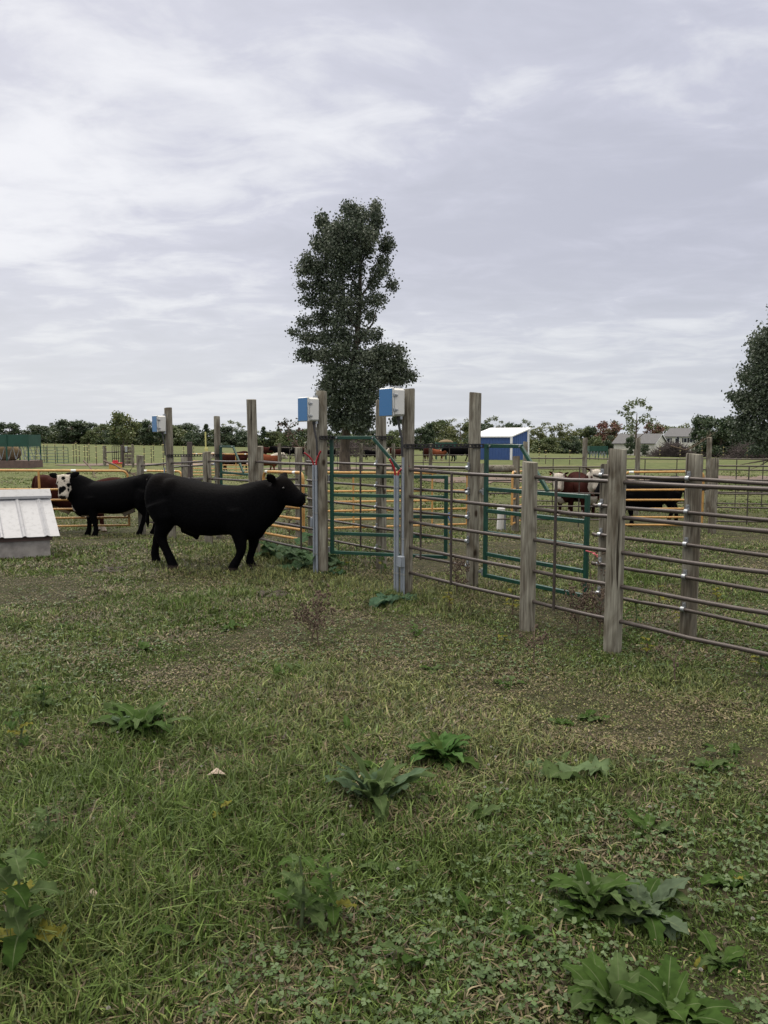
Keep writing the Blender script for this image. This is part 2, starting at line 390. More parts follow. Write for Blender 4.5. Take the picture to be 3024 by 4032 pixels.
# ------------------------------------------------------------------ fence pieces
def MAIN(Y): return 5.99 - .72 * Y
def INN(Y): return 7.02 - .72 * Y
FD = Vector((-.584, .811, 0)); FN = Vector((-.811, -.584, 0))      # along the fence away from us; towards the yard
def post(parent, base, h, r=.067, lean=(0, 0), m=M_POST, name='post', sink=.15, label=None):
    mb = MB(); seg = 18; nr = 14; ph = random.uniform(0, 6)
    v = []; f = []
    for i in range(nr + 1):
        z = -sink + (h + sink) * i / nr
        for k in range(seg):
            a = 2 * math.pi * k / seg
            rr = r * (1.03 - .05 * i / nr) * (1 + .018 * math.sin(3 * a + ph + z * 1.3) + .012 * math.sin(7 * a + ph * 2 - z * 3) + random.uniform(-.006, .006))
            v.append((rr * math.cos(a) + lean[0] * z, rr * math.sin(a) + lean[1] * z, z))
    top = len(v) - seg
    for k in range(seg):
        a = 2 * math.pi * k / seg; rr = r * .93
        v.append((rr * math.cos(a) + lean[0] * h, rr * math.sin(a) + lean[1] * h, h + .006 + .006 * math.cos(a + ph)))
    for i in range(nr + 1):
        for k in range(seg):
            k2 = (k + 1) % seg; f.append((i * seg + k, i * seg + k2, (i + 1) * seg + k2, (i + 1) * seg + k))
    f.append(tuple((nr + 1) * seg + k for k in range(seg)))
    mb.add(v, f)
    o = mb.build(name, m, parent, True, loc=base)
    if label: o['label'] = label
    return o
RAILS = (.26, .53, .795, 1.06, 1.33)
def rails(parent, pts, hs, r=.0165, name='rail', sag=.006):
    for j, h in enumerate(hs):
        path = []
        for i in range(len(pts) - 1):
            a, b = Vector(pts[i]), Vector(pts[i + 1])
            for k in range(4):
                t = k / 4; q = a.lerp(b, t); q.z += h - sag * math.sin(math.pi * t) + random.uniform(-.003, .003); path.append(q)
        q = Vector(pts[-1]); q.z += h; path.append(q)
        MB().tube(path, r, 10).build(name, M_RAIL, parent, True)
def stay(parent, p, z0, z1, r=.0125):
    MB().tube([Vector(p) + Vector((0, 0, z0)), Vector(p) + Vector((0, 0, z1))], r, 8).build('stay', M_RAIL, parent, True)
def clamps(postobj, side, hs, rp=.067, rr=.0165, along=FD):
    """pipe clamps screwed to the face of a post; children of that post"""
    for h in hs:
        m = MB(); c = Vector(side) * (rp + rr) + Vector((0, 0, h))
        m.tube([c - along * .016, c + along * .016], rr * 1.35, 12)
        m.box(c + Vector((0, 0, rr * 2.1)) - Vector(side) * .012, (.028, .012, .045), (along, Vector(side), Vector((0, 0, 1))))
        m.tube([c + Vector((0, 0, rr * 2.6)) - Vector(side) * .01, c + Vector((0, 0, rr * 2.6)) + Vector(side) * .006], .007, 6)
        m.build('clamp', M_GALV, postobj, True)
def g3(x, y): return Vector((x, y, float(gz(x, y))))

# main run on the yard side
fm = empty('pipe_fence', g3(MAIN(6.6), 6.6), 0, 'nearest brown pipe rails on round posts, from the right edge to the largest blue box', 'fence')
def rel(o, p): return Vector(p) - o.location
def line_pts(fn, Ys, off=0.0): return [g3(fn(y) + FN.x * off, y + FN.y * off) for y in Ys]
def rl(o, pts): return [rel(o, p) for p in pts]
post(fm, rel(fm, g3(MAIN(5.86), 5.86)), 1.57, .0675, (.0, 0))
post(fm, rel(fm, g3(MAIN(6.59), 6.59)), 1.45, .067)
P_C = g3(MAIN(8.0), 8.0); P_D = g3(MAIN(9.36), 9.36); P_G = g3(MAIN(13.5), 13.5)
post(fm, rel(fm, P_C), 2.15, .066, (.01, 0))
rails(fm, rl(fm, line_pts(MAIN, (3.6, 4.8, 5.86, 6.59, 8.0))), RAILS)
stay(fm, rel(fm, g3(MAIN(7.39) + FN.x * .028, 7.39 + FN.y * .028)), .24, 1.32)
stay(fm, rel(fm, g3(MAIN(6.33) + FN.x * .028, 6.33 + FN.y * .028)), .24, 1.32)
f2 = empty('pipe_fence', P_D, 0, 'brown pipe rails on tall and short grey posts running away behind the big black bull', 'fence')
post(f2, rel(f2, P_D), 2.21, .066)
post(f2, rel(f2, g3(MAIN(10.85), 10.85)), 2.19, .07, (-.012, 0))
post(f2, rel(f2, g3(MAIN(12.2), 12.2)), 1.47, .067)
post(f2, rel(f2, P_G), 2.28, .067, (-.006, 0))
post(f2, rel(f2, g3(MAIN(14.8), 14.8)), 1.52, .068)
rails(f2, rl(f2, line_pts(MAIN, (9.36, 10.85, 12.2, 13.5, 14.8))), RAILS)
stay(f2, rel(f2, g3(MAIN(9.75) + FN.x * .028, 9.75 + FN.y * .028)), .24, 1.32)
stay(f2, rel(f2, g3(MAIN(12.7) + FN.x * .028, 12.7 + FN.y * .028)), .24, 1.32)
# inner run
f3 = empty('pipe_fence', g3(INN(6.26), 6.26), 0, 'second run of clamped brown pipe rails on two short posts just behind the nearest posts', 'fence')
pl = post(f3, rel(f3, g3(INN(6.955), 6.955)), 1.42, .064); pm = post(f3, rel(f3, g3(INN(6.26), 6.26)), 1.52, .066)
clamps(pl, FN, RAILS); clamps(pm, FN, RAILS)
rails(f3, rl(f3, line_pts(INN, (3.4, 4.8, 6.26, 6.955, 7.02), .083)), RAILS)
f4 = empty('pipe_fence', g3(INN(9.8), 9.8), 0, 'run of clamped brown pipe rails on three tall grey posts behind the open green gate', 'fence')
PK = g3(INN(8.4), 8.4); PH = g3(INN(9.8), 9.8); P12 = g3(INN(11.2), 11.2)
pk = post(f4, rel(f4, PK), 2.13, .0665, (.006, 0)); ph_ = post(f4, rel(f4, PH), 2.13, .067); post(f4, rel(f4, P12), 2.2, .066)
clamps(pk, FN, RAILS); clamps(ph_, FN, RAILS)
rails(f4, rl(f4, line_pts(INN, (8.42, 9.8, 11.2), .083)), RAILS)
stay(f4, rel(f4, g3(INN(9.03) + FN.x * .11, 9.03 + FN.y * .11)), .24, 1.32); stay(f4, rel(f4, g3(INN(10.05) + FN.x * .11, 10.05 + FN.y * .11)), .24, 1.32)
f5 = empty('pipe_fence', g3(INN(13.9), 13.9), 0, 'brown pipe rails between thin tall post and short post by the farthest blue box', 'fence')
PT3 = g3(INN(13.9), 13.9)
p5 = post(f5, rel(f5, PT3), 2.18, .056); post(f5, rel(f5, g3(INN(15.2), 15.2)), 1.55, .063)
rails(f5, rl(f5, line_pts(INN, (13.9, 15.2, 15.6), .075)), RAILS); clamps(p5, FN, RAILS, .056)
f6 = empty('pipe_fence', g3(INN(12.55), 12.55), 0, "short cross run of brown rails between two short posts above the bull's head", 'fence')
q1 = g3(INN(12.55), 12.55); q2 = gp(1175, 14.0)
post(f6, rel(f6, q1), 1.56, .06); post(f6, rel(f6, q2), 1.62, .068); rails(f6, rl(f6, [q1, q2]), RAILS)

# cross fences of the pens behind
fb = empty('pipe_fence', gp(2034, 15.9), 0, 'brown pipe pen fence with a timber brace across two posts, white faced cattle behind', 'fence')
qa, qb = gp(1904, 15.8), gp(2034, 15.9); qc = gp(2405, 15.5)
post(fb, rel(fb, qa), 1.40, .063); post(fb, rel(fb, qb), 1.55, .075)
MB().tube([rel(fb, qa) + Vector((.05, -.02, 1.30)), rel(fb, qb) + Vector((-.06, -.02, 1.30))], .075, 14).build('brace_beam', M_POST, fb, True)
rails(fb, rl(fb, [qa, qb]), RAILS, .015); rails(fb, rl(fb, [qb, gp(2285, 15.7), qc]), RAILS, .015)
post(fb, rel(fb, qc), 1.45, .063)
stay(fb, rel(fb, gp(2285, 15.66)), .1, 1.33); stay(fb, rel(fb, gp(1915, 15.76)), .1, 1.33)
fr = empty('pipe_fence', gp(2818, 14.9), 0, "pale round post with plain brown rails to its right, beside the black cow's yellow gate", 'fence')
post(fr, rel(fr, gp(2818, 14.9)), 1.47, .075)
rails(fr, rl(fr, [gp(2818, 14.9), gp(2955, 14.8), gp(3250, 14.6)]), RAILS, .015); stay(fr, rel(fr, gp(2955, 14.76)), .2, 1.33)
fa = empty('pipe_fence', gp(2513, 19.6), 0, 'long brown pipe fence on tall thin posts behind the right hand pen', 'fence')
AP = [(2070, 20.2), (2304, 19.9), (2513, 19.6), (2794, 19.3), (3200, 18.9)]
for u, y in AP: post(fa, rel(fa, gp(u, y)), 1.95 if u != 2070 else 1.85, .062)
rails(fa, rl(fa, [gp(u, y) for u, y in AP]), (.32, .60, .88, 1.16, 1.43), .016)
for u in (2180, 2420, 2543, 2669, 2771, 2905, 3010): stay(fa, rel(fa, gp(u, np.interp(u, [a[0] for a in AP], [a[1] for a in AP]) - .03)), .2, 1.43)
fcx = empty('pipe_fence', gp(1421, 41), 0, 'distant four rail pipe fence behind the trunk of the tall tree', 'fence')
CP = [(1100, 41), (1205, 41), (1421, 41), (1549, 41), (1696, 41), (1885, 41)]
for u, y in CP: post(fcx, rel(fcx, gp(u, y)), 1.68, .095)
rails(fcx, rl(fcx, [gp(u, y) for u, y in CP]), (.28, .68, 1.08, 1.47), .024)
for u in (1140, 1328, 1402, 1622, 1667, 1770): stay(fcx, rel(fcx, gp(u, 40.97)), .28, 1.47, .02)

# ------------------------------------------------------------------ green gates, overhead bars
def green_gate(a, b, zb, label, twist=None):
    g = empty('metal_gate', a, 0, label, 'gate', 'green alley gates'); d = (b - a); L = d.length; d.normalize(); n = Vector((d.y, -d.x, 0)); Zv = Vector((0, 0, 1)); ax = (d, n, Zv)
    hb = (0, .235, .47, .705, .94); T = 1.40; w = .042
    o = Vector((0, 0, zb))
    MB().box(o + d * w / 2 + Zv * T / 2, (w, w * .9, T + w), ax, .004).build('hinge_stile', M_GREEN, g)
    MB().box(o + d * (L - w / 2) + Zv * .47, (w, w * .9, .94 + w), ax, .004).build('latch_stile', M_GREEN, g)
    for h in hb: MB().box(o + d * (L / 2) + Zv * h, (L - 2 * w - .002, w * .8, w * .95), ax, .004).build('bar', M_GREEN, g)
    tb = .36 * L
    MB().box(o + d * (w + tb / 2) + Zv * T, (tb, w * .8, w * .95), ax, .004).build('top_bar', M_GREEN, g)
    p0 = o + d * (w + tb - .02) + Zv * (T - .005); p1 = o + d * (L * .64) + Zv * (.94 + w * .5); dd = (p1 - p0); l2 = dd.length; dd.normalize()
    MB().box((p0 + p1) / 2, (l2, w * .72, w * .9), (dd, n, dd.cross(n)), .004).build('diagonal_brace', M_GREEN, g)
    for h in (.03, .91):
        m = MB(); m.tube([o - d * .075 + Zv * h, o + d * .004 + Zv * h], .010, 8); m.tube([o - d * .02 + Zv * (h - .035), o - d * .02 + Zv * (h + .035)], .016, 10); m.tube([o - d * .07 + Zv * h, o - d * .055 + Zv * h], .02, 6)
        m.build('hinge', M_GALV, g, True)
    for s in (.05, tb - .02):
        MB().tube([o + d * (w + s) + Zv * T - n * .0, o + d * (w + s) + Zv * T + n * .03], .010, 8).build('bolt', M_GALV, g, True)
    return g
G1a, G1b = Vector((-.655, 9.40, 0)), Vector((.745, 8.98, 0)); G2a, G2b = Vector((1.085, 8.30, 0)), Vector((1.905, 7.14, 0)); G3a = Vector((PT3.x + .06, PT3.y - .05, float(gz(PT3.x, PT3.y))))
green_gate(G1a, G1b, .265, 'dark green bar gate swung open between the two nearest blue boxes, tied with blue twine')
green_gate(G2a, G2b, .175, 'closed dark green bar gate behind the near short post, tied with pink twine')
green_gate(G3a, G3a - FD * 1.46, .25, 'far dark green bar gate beside the thin tall post, beyond the big black bull')
def strut(a, b, label):
    e = (b - a); L = e.length; e.normalize(); s = Vector((0, 0, 1)); n = e.cross(s).normalized(); m = MB(); c = (a + b) / 2
    ax = (e, n, s)
    for k in (-1, 1): m.box(c + s * (k * .0165), (L, .014, .011), ax); m.box(c + s * (k * .021) - n * .014, (L, .018, .003), ax)
    q = int(L / .048)
    for i in range(q + 1): m.box(a + e * (L * i / q), (.018, .0135, .022), ax)
    return tag(m.build('overhead_bar', M_DARKM), label, 'metal bar', 'perforated bars over the alley gates')
def over(P, Q, z, off=.075, ext=.12):
    a = Vector((P.x, P.y, z)); b = Vector((Q.x, Q.y, z)); e = (b - a).normalized(); n = Vector((e.y, -e.x, 0))
    return a + n * off - e * .07, b + n * off + e * ext
strut(*over(P_C, PK, 1.575, ext=.52), 'long black perforated bar from the nearest blue box post to the closed green gate')
strut(*over(P_D, PH, 1.665), 'black perforated bar behind the top of the open green gate')
strut(*over(P_G, PT3, 1.36, .07, .10), 'black perforated bar leading from the farthest blue box post to the thin tall post')
def twine(pts, m, label):
    return tag(MB().tube(pts, .006, 6).build('twine', m, None, True), label, 'twine')
t0 = G1b + Vector((.03, -.03, .265))
twine([t0 + Vector((-.06, -.03, .50)), t0 + Vector((-.02, -.035, .53)), t0 + Vector((.03, -.03, .51)), t0 + Vector((.0, -.04, .47)), t0 + Vector((-.03, -.03, .49)), t0 + Vector((.01, -.03, .40)), t0 + Vector((-.01, -.04, .30)), t0 + Vector((.02, -.03, .22)), t0 + Vector((-.01, -.03, .16))], M_TWB, 'blue twine knotted round the end of the open green gate, one end dangling')
t0 = G2b + Vector((0, 0, .175))
twine([t0 + Vector((-.03, -.03, .44)), t0 + Vector((.05, -.04, .42)), t0 + Vector((.11, -.10, .46)), t0 + Vector((.09, -.13, .40)), t0 + Vector((.03, -.06, .42)), t0 + Vector((.10, -.11, .36)), t0 + Vector((.07, -.10, .30)), t0 + Vector((.09, -.12, .26))], M_TWP, 'pink twine tying the closed green gate to its latch post')

# ------------------------------------------------------------------ control boxes and conduits
def control_box(P, zt, label):
    w, dp, h = .235, .185, .287
    c = Vector((P.x, P.y, zt - h / 2)) + FN * (.066 + .012 + dp / 2)
    b = empty('control_box', c, 0, label, 'electrical box', 'blue fronted control boxes on tall posts'); ax = (FD, FN, Vector((0, 0, 1)))
    MB().box((0, 0, 0), (w - .012, dp - .03, h - .01), ax, .02).build('body', M_WHITE, b, True)
    MB().box(FN * (dp / 2 - .0145), (w, .026, h), ax, .008).build('lid', M_WHITE, b, True)
    MB().box(FN * (dp / 2 + .001), (w - .016, .004, h - .018), ax, .0015).build('protective_film', M_BLUE, b)
    for k in (-.075, .07):
        m = MB(); q = -FD * (w / 2 + .004) + FN * (dp / 2 - .035) + Vector((0, 0, k))
        m.box(q, (.009, .055, .026), ax, .002); m.box(q - FD * .006 - FN * .012, (.006, .03, .016), ax, .002); m.tube([q + Vector((0, 0, -.018)) + FN * .02, q + Vector((0, 0, .018)) + FN * .02], .005, 6)
        m.build('latch', M_GALV, b, True)
    q = Vector((0, 0, -h / 2)) - FN * .03 - FD * .05; base = Vector((P.x, P.y, 0)) - c
    m = MB(); m.tube([q + Vector((0, 0, .01)), q + Vector((0, 0, -.04)), q + Vector((0, 0, -.10)) - FD * .015, q + Vector((0, 0, -.22)) - FD * .045 - FN * .01, q + Vector((0, 0, -.34)) - FD * .05 - FN * .012, q + Vector((0, 0, -.40)) - FD * .05 - FN * .012], .0125, 8)
    m.tube([q + Vector((0, 0, .005)), q + Vector((0, 0, -.03))], .02, 8)
    m.build('cable', M_BLACK, b, True)
    MB().box(-FN * (dp / 2 - .009), (.06, .03, h + .05), ax).build('mounting_bracket', M_GALV, b)
    return b
control_box(P_C, 2.16, 'largest white control box with a blue front, high on the nearest tall post')
control_box(P_D, 2.14, 'white control box with a blue front on the post carrying the open green gate')
control_box(P_G, 2.05, 'smallest, farthest white control box with a blue edge, above the hindquarters of the black cattle')
def conduit(P, lst, label, jb=None):
    """lst: (along the fence, radius, top, wire or None, bottom)"""
    b = empty('conduit_set', P, 0, label, 'conduit', 'grey conduits strapped to box posts')
    for al, r, top, wire, bot in lst:
        c = FN * (.070 + r) - FD * al
        MB().tube([c + Vector((0, 0, bot)), c + Vector((0, 0, top))], r, 12).build('pipe', M_COND, b, True)
        for h in ([.25, .75, 1.15] if bot < .1 else [bot + .2, top - .15]):
            if h < top - .03:
                m = MB(); m.tube([c + Vector((0, 0, h - .009)), c + Vector((0, 0, h + .009))], r * 1.16, 12); m.box(c - FN * (r * .8) - FD * (r + .012), (.03, .008, .018), (FD, FN, Vector((0, 0, 1)))); m.build('strap', M_GALV, b, True)
        if wire:
            pts = [c + Vector((0, 0, top - .05)) + Vector(wire) * k * k + Vector((0, 0, .05 + .15 * k)) for k in (0, .25, .5, .75, 1)]
            MB().tube(pts, .0105, 8).build('red_wire', M_REDC, b, True)
    if jb:
        c = FN * .105 - FD * jb[0] + Vector((0, 0, jb[1])); ax = (FD, FN, Vector((0, 0, 1)))
        q = MB().box(c, (.075, .05, .115), ax, .006).build('junction_box', M_COND, b, True)
        m = MB()
        for i in (-1, 1):
            for k in (-1, 1): m.tube([c + FD * (.029 * i) + Vector((0, 0, .047 * k)) + FN * .024, c + FD * (.029 * i) + Vector((0, 0, .047 * k)) + FN * .028], .005, 8)
        m.build('screw', M_GALV, q, True)
    return b
conduit(P_C, [(-.075, .0155, 1.27, (-.06, -.03, 0.02), -.1), (-.03, .0155, 1.27, (.12, -.03, -.05), -.1), (.055, .0125, 1.46, None, .42), (.07, .0125, .36, None, -.1), (.035, .0125, .36, None, -.1)], 'grey conduits with red wire ends and a junction box on the nearest blue box post', (.055, .385))
conduit(P_D, [(-.06, .016, 1.33, (-.11, -.02, .0), -.1), (.0, .016, 1.33, (.06, -.02, .02), -.1)], 'pair of grey conduits with red wire ends on the post by the open green gate')
conduit(P_G, [(-.06, .016, 1.25, None, -.1)], 'single grey conduit on the post with the farthest control box')
mb = MB(); mb.box(P_D + FN * .085 + FD * .085 + Vector((0, 0, .63)), (.05, .06, .12), (FD, FN, Vector((0, 0, 1))), .006)
tag(mb.build('outlet_box', M_COND, None, True), 'small grey outlet box beside the conduits over the burdock leaves', 'outlet box')

# ------------------------------------------------------------------ yellow tube gates
def yellow_gate(a, b, label, h=1.07, zb=.16, stays=(.5,), r=.0235, nb=6, latch=True):
    g = empty('tube_gate', a, 0, label, 'gate', 'yellow tube gates'); d = Vector((b.x - a.x, b.y - a.y, 0)); L = d.length; d.normalize(); dz = (b.z - a.z) / L; Zv = Vector((0, 0, 1)); d = d + Zv * dz
    o = Zv * zb; R0 = .11; pts = [o]
    def arc(c, s, e): return [c + d * (R0 * math.cos(t)) + Zv * (R0 * math.sin(t)) for t in np.linspace(s, e, 7)]
    pts += arc(o + d * R0 + Zv * (h - R0), math.pi, math.pi / 2) + arc(o + d * (L - R0) + Zv * (h - R0), math.pi / 2, 0) + [o + d * L]
    MB().tube(pts, r, 10).build('frame', M_YEL, g, True)
    hs = [0, .155, .325, .50, .70] if nb == 6 else [0, .3, .6]
    for q in hs: MB().tube([o + d * r + Zv * (q * h / 1.0 * .93 + .02), o + d * (L - r) + Zv * (q * h * .93 + .02)], r * .85, 10).build('rail', M_YEL, g, True)
    for s in stays: MB().box(o + d * (L * s) + Zv * (h / 2) + Vector((0, -.004, 0)), (.035, .03, h - .01), None, .004).build('stay', M_YEL, g)
    for s in (.09, .8): MB().tube([o + d * (L * s - .045) + Zv * h, o + d * (L * s + .045) + Zv * h], r * 1.04, 12).build('sticker', M_STICK, g, True)
    if latch:
        m = MB(); dn = d.normalized(); q = o + d * L + Zv * (h * .68); m.box(q - dn * .01, (.13, .06, .05), (dn, Vector((dn.y, -dn.x, 0)).normalized(), Zv), .004); m.tube([q, q + dn * .24], .013, 8)
        m.build('latch', M_DARKM, g, True)
    return g
a1 = g3(-4.93, 14.85)
yellow_gate(a1 + Vector((-4.7, -1.25, float(gz(-9.6, 13.6)) - a1.z)), a1, 'long yellow tube gate behind the spotted face bull, at the left edge', stays=(.18, .675))
yellow_gate(gp(556, 18.5), gp(712, 18.0), 'short stretch of yellow tube gate just past the small post beside the bulls', stays=(), zb=.1)
yellow_gate(g3(INN(12.48) + .02, 12.48), g3(INN(11.38) - .02, 11.38), 'small yellow tube gate right behind the head of the big black bull', h=1.02, zb=.14, stays=())
yellow_gate(gp(1214, 14.3), gp(1842, 15.9), 'wide yellow tube gate seen through the open green gate', zb=.12, stays=(.26, .76))
yellow_gate(gp(2462, 15.35), gp(2776, 15.0), 'yellow tube gate in front of the black cow, between the nearest posts', zb=.15, stays=())
yellow_gate(gp(2020, 15.5), gp(2079, 17.3), 'yellow tube gate seen nearly end on, behind the timber braced post', zb=.15, stays=())
yellow_gate(gp(749, 39), gp(1020, 38.5), 'distant yellow tube gate in front of the red cow with a white face', zb=.1, stays=(.66,), r=.03)

# ------------------------------------------------------------------ covered waterer at the left
def waterer():
    A = Vector((-4.55, 10.75, 0)); e = Vector((-.935, -.355, 0)); s = Vector((-.52, .855, 0)); Zv = Vector((0, 0, 1))
    A.z = float(gz(A.x, A.y))
    b = empty('livestock_waterer', A, 0, 'low concrete waterer with a sloped white ribbed metal lid, at the left edge', 'waterer')
    L, D = 2.1, .95
    i0 = e * .12 + s * .05
    m = MB(); v = []
    for z in (-.1, .235):
        for p, q in ((0, 0), (L - .24, 0), (L - .24, D + .35), (0, D + .35)): v.append(i0 + e * p + s * q + Zv * z)
    m.add(v, [(3, 2, 1, 0), (4, 5, 6, 7), (0, 1, 5, 4), (1, 2, 6, 5), (2, 3, 7, 6), (3, 0, 4, 7)]); m.build('base', M_CONC, b)
    m = MB(); v = []
    for z in (.238, .285):
        for p, q in ((-.03, -.02), (L - .2, -.02), (L - .2, D + .4), (-.03, D + .4)): v.append(i0 + e * p + s * q + Zv * z)
    m.add(v, [(3, 2, 1, 0), (4, 5, 6, 7), (0, 1, 5, 4), (1, 2, 6, 5), (2, 3, 7, 6), (3, 0, 4, 7)]); m.build('sill_board', M_RUST, b)
    # ribbed sheet: profile along the eave, swept up the slope
    n = int(L / .02); prof = []
    for i in range(n + 1):
        t = i * .02; ph = (t - .12) % .285; rib = max(0, 1 - abs(ph - .04) / .03) if ph < .08 else 0
        prof.append((t, min(rib, .75) * .03))
    z0, z1 = .30, .80; slope = (s * .80 + Zv * (z1 - z0)); nr = slope.normalized().cross(e) * 1; nr = nr if nr.z > 0 else -nr
    top = []; bot = []
    v = []
    for k in (0, 1):
        for t, hgt in prof: v.append(e * t + Zv * z0 - s * .03 + slope * k + nr * (hgt + .0))
    for k in (0, 1):
        for t, hgt in prof: v.append(e * t + Zv * z0 - s * .03 + slope * k + nr * (hgt - .008))
    m = MB(); N1 = n + 1; f = []
    for i in range(n):
        f.append((i, i + 1, N1 + i + 1, N1 + i)); f.append((2 * N1 + i, 3 * N1 + i, 3 * N1 + i + 1, 2 * N1 + i + 1)); f.append((i, 2 * N1 + i, 2 * N1 + i + 1, i + 1))
    f.append((0, N1, 3 * N1, 2 * N1)); m.add(v, f); lid = m.build('lid', M_ROOFW, b)
    for row in (.06, .5):
        m = MB()
        for i in range(7):
            c = e * (.06 + .285 * i + .12) + Zv * z0 + slope * row + nr * .004; m.tube([c, c + nr * .008], .009, 6)
        m.build('screw', M_GALV, lid)
    m = MB(); v = []
    R0 = Zv * z0 - s * .03 + slope * .96
    ridge = [R0 + nr * .045 - s * .02, R0 + nr * .042 + s * .10 + Zv * .10, R0 + s * .42 + Zv * .10, R0 + s * .55 - Zv * .02]
    for p in ridge: v += [p - e * .015, p + e * (L + .015)]
    for p in ridge: v += [p - e * .015 - Zv * .035, p + e * (L + .015) - Zv * .035]
    f = []
    for i in range(3): f += [(2 * i, 2 * i + 1, 2 * i + 3, 2 * i + 2), (8 + 2 * i, 10 + 2 * i, 11 + 2 * i, 9 + 2 * i), (2 * i, 2 * i + 2, 10 + 2 * i, 8 + 2 * i), (2 * i + 1, 9 + 2 * i, 11 + 2 * i, 2 * i + 3)]
    f += [(0, 8, 9, 1), (6, 7, 15, 14)]
    m.add(v, f); m.build('ridge_cap', M_ROOFW, b)
    # closed gable end under the lid
    m = MB(); g0 = e * .10
    v = [g0 + s * .02 + Zv * .28, g0 + s * .80 + Zv * .28, g0 + s * .78 + Zv * .76, g0 + s * .04 + Zv * .31]; v += [p + e * 1.9 for p in v]
    m.add(v, [(0, 1, 2, 3), (7, 6, 5, 4), (0, 4, 5, 1), (1, 5, 6, 2), (2, 6, 7, 3), (3, 7, 4, 0)]); m.build('lid_frame', M_RUST, b)
waterer()
# white pipe hydrant
hb_ = gnd(1968, 2088)
h_ = empty('standpipe', hb_, 0, 'leaning white plastic standpipe with a cap and thin grey pipe beyond the closed gate', 'standpipe')
MB().tube([(-.0, 0, -.05), (.02, 0, .38)], .072, 16).build('pipe', M_PVC, h_, True)
MB().tube([(.018, 0, .37), (.022, 0, .47)], .086, 16).build('cap', M_PVC, h_, True)
MB().tube([(.115, .05, -.05), (.115, .05, .40)], .02, 8).build('riser', M_COND, h_, True)

# ------------------------------------------------------------------ cattle
BLACK = (.0028, .0028, .0034); REDC_ = (.030, .0095, .0075); RED2 = (.16, .052, .027); CREAM = (.44, .40, .345)
def ax_(x): return -.8457 + x * .0008157
def bx_(x): return .1691 + x * .0008157
def zz_(y): return 1.3007 - y * .000788
BODY = [(ax_(82), 300, 600, .07), (ax_(105), 190, 800, .17), (ax_(160), 125, 900, .235), (ax_(235), 102, 940, .262), (ax_(330), 110, 950, .275), (ax_(500), 150, 930, .265), (ax_(700), 188, 1035, .30), (ax_(900), 232, 1105, .33),
        (ax_(1100), 266, 1118, .34), (ax_(1300), 292, 1095, .325), (ax_(1500), 294, 1085, .30), (bx_(300), 294, 1110, .285), (bx_(450), 284, 1150, .275), (bx_(580), 256, 1160, .245), (bx_(680), 226, 1090, .20), (bx_(770), 210, 985, .15)]
REAR = lambda s: [(-.56, .17 * s, .86, .17), (-.50, .185 * s, .70, .155), (-.52, .18 * s, .58, .115), (-.60, .165 * s, .47, .078), (-.635, .16 * s, .40, .058), (-.62, .155 * s, .30, .046), (-.60, .15 * s, .17, .044), (-.585, .15 * s, .10, .05), (-.56, .15 * s, .055, .052), (-.54, .15 * s, -.01, .066)]
FRONT = lambda s: [(.42, .17 * s, .78, .15), (.43, .175 * s, .62, .125), (.45, .165 * s, .48, .082), (.46, .155 * s, .36, .062), (.455, .15 * s, .30, .052), (.45, .15 * s, .18, .043), (.455, .15 * s, .10, .05), (.475, .15 * s, .055, .052), (.49, .15 * s, -.01, .066)]
stag = lambda L, d: [(x + d * min(1, max(0, (.75 - z) / .6)), y, z, r) for x, y, z, r in L]
HEAD = [(0, .115, .10, 0), (.05, .165, .118, -.005), (.12, .168, .130, -.01), (.18, .145, .112, -.004), (.25, .115, .092, 0), (.32, .094, .083, 0), (.38, .082, .087, 0), (.415, .055, .07, -.004), (.425, .03, .045, -.006)]
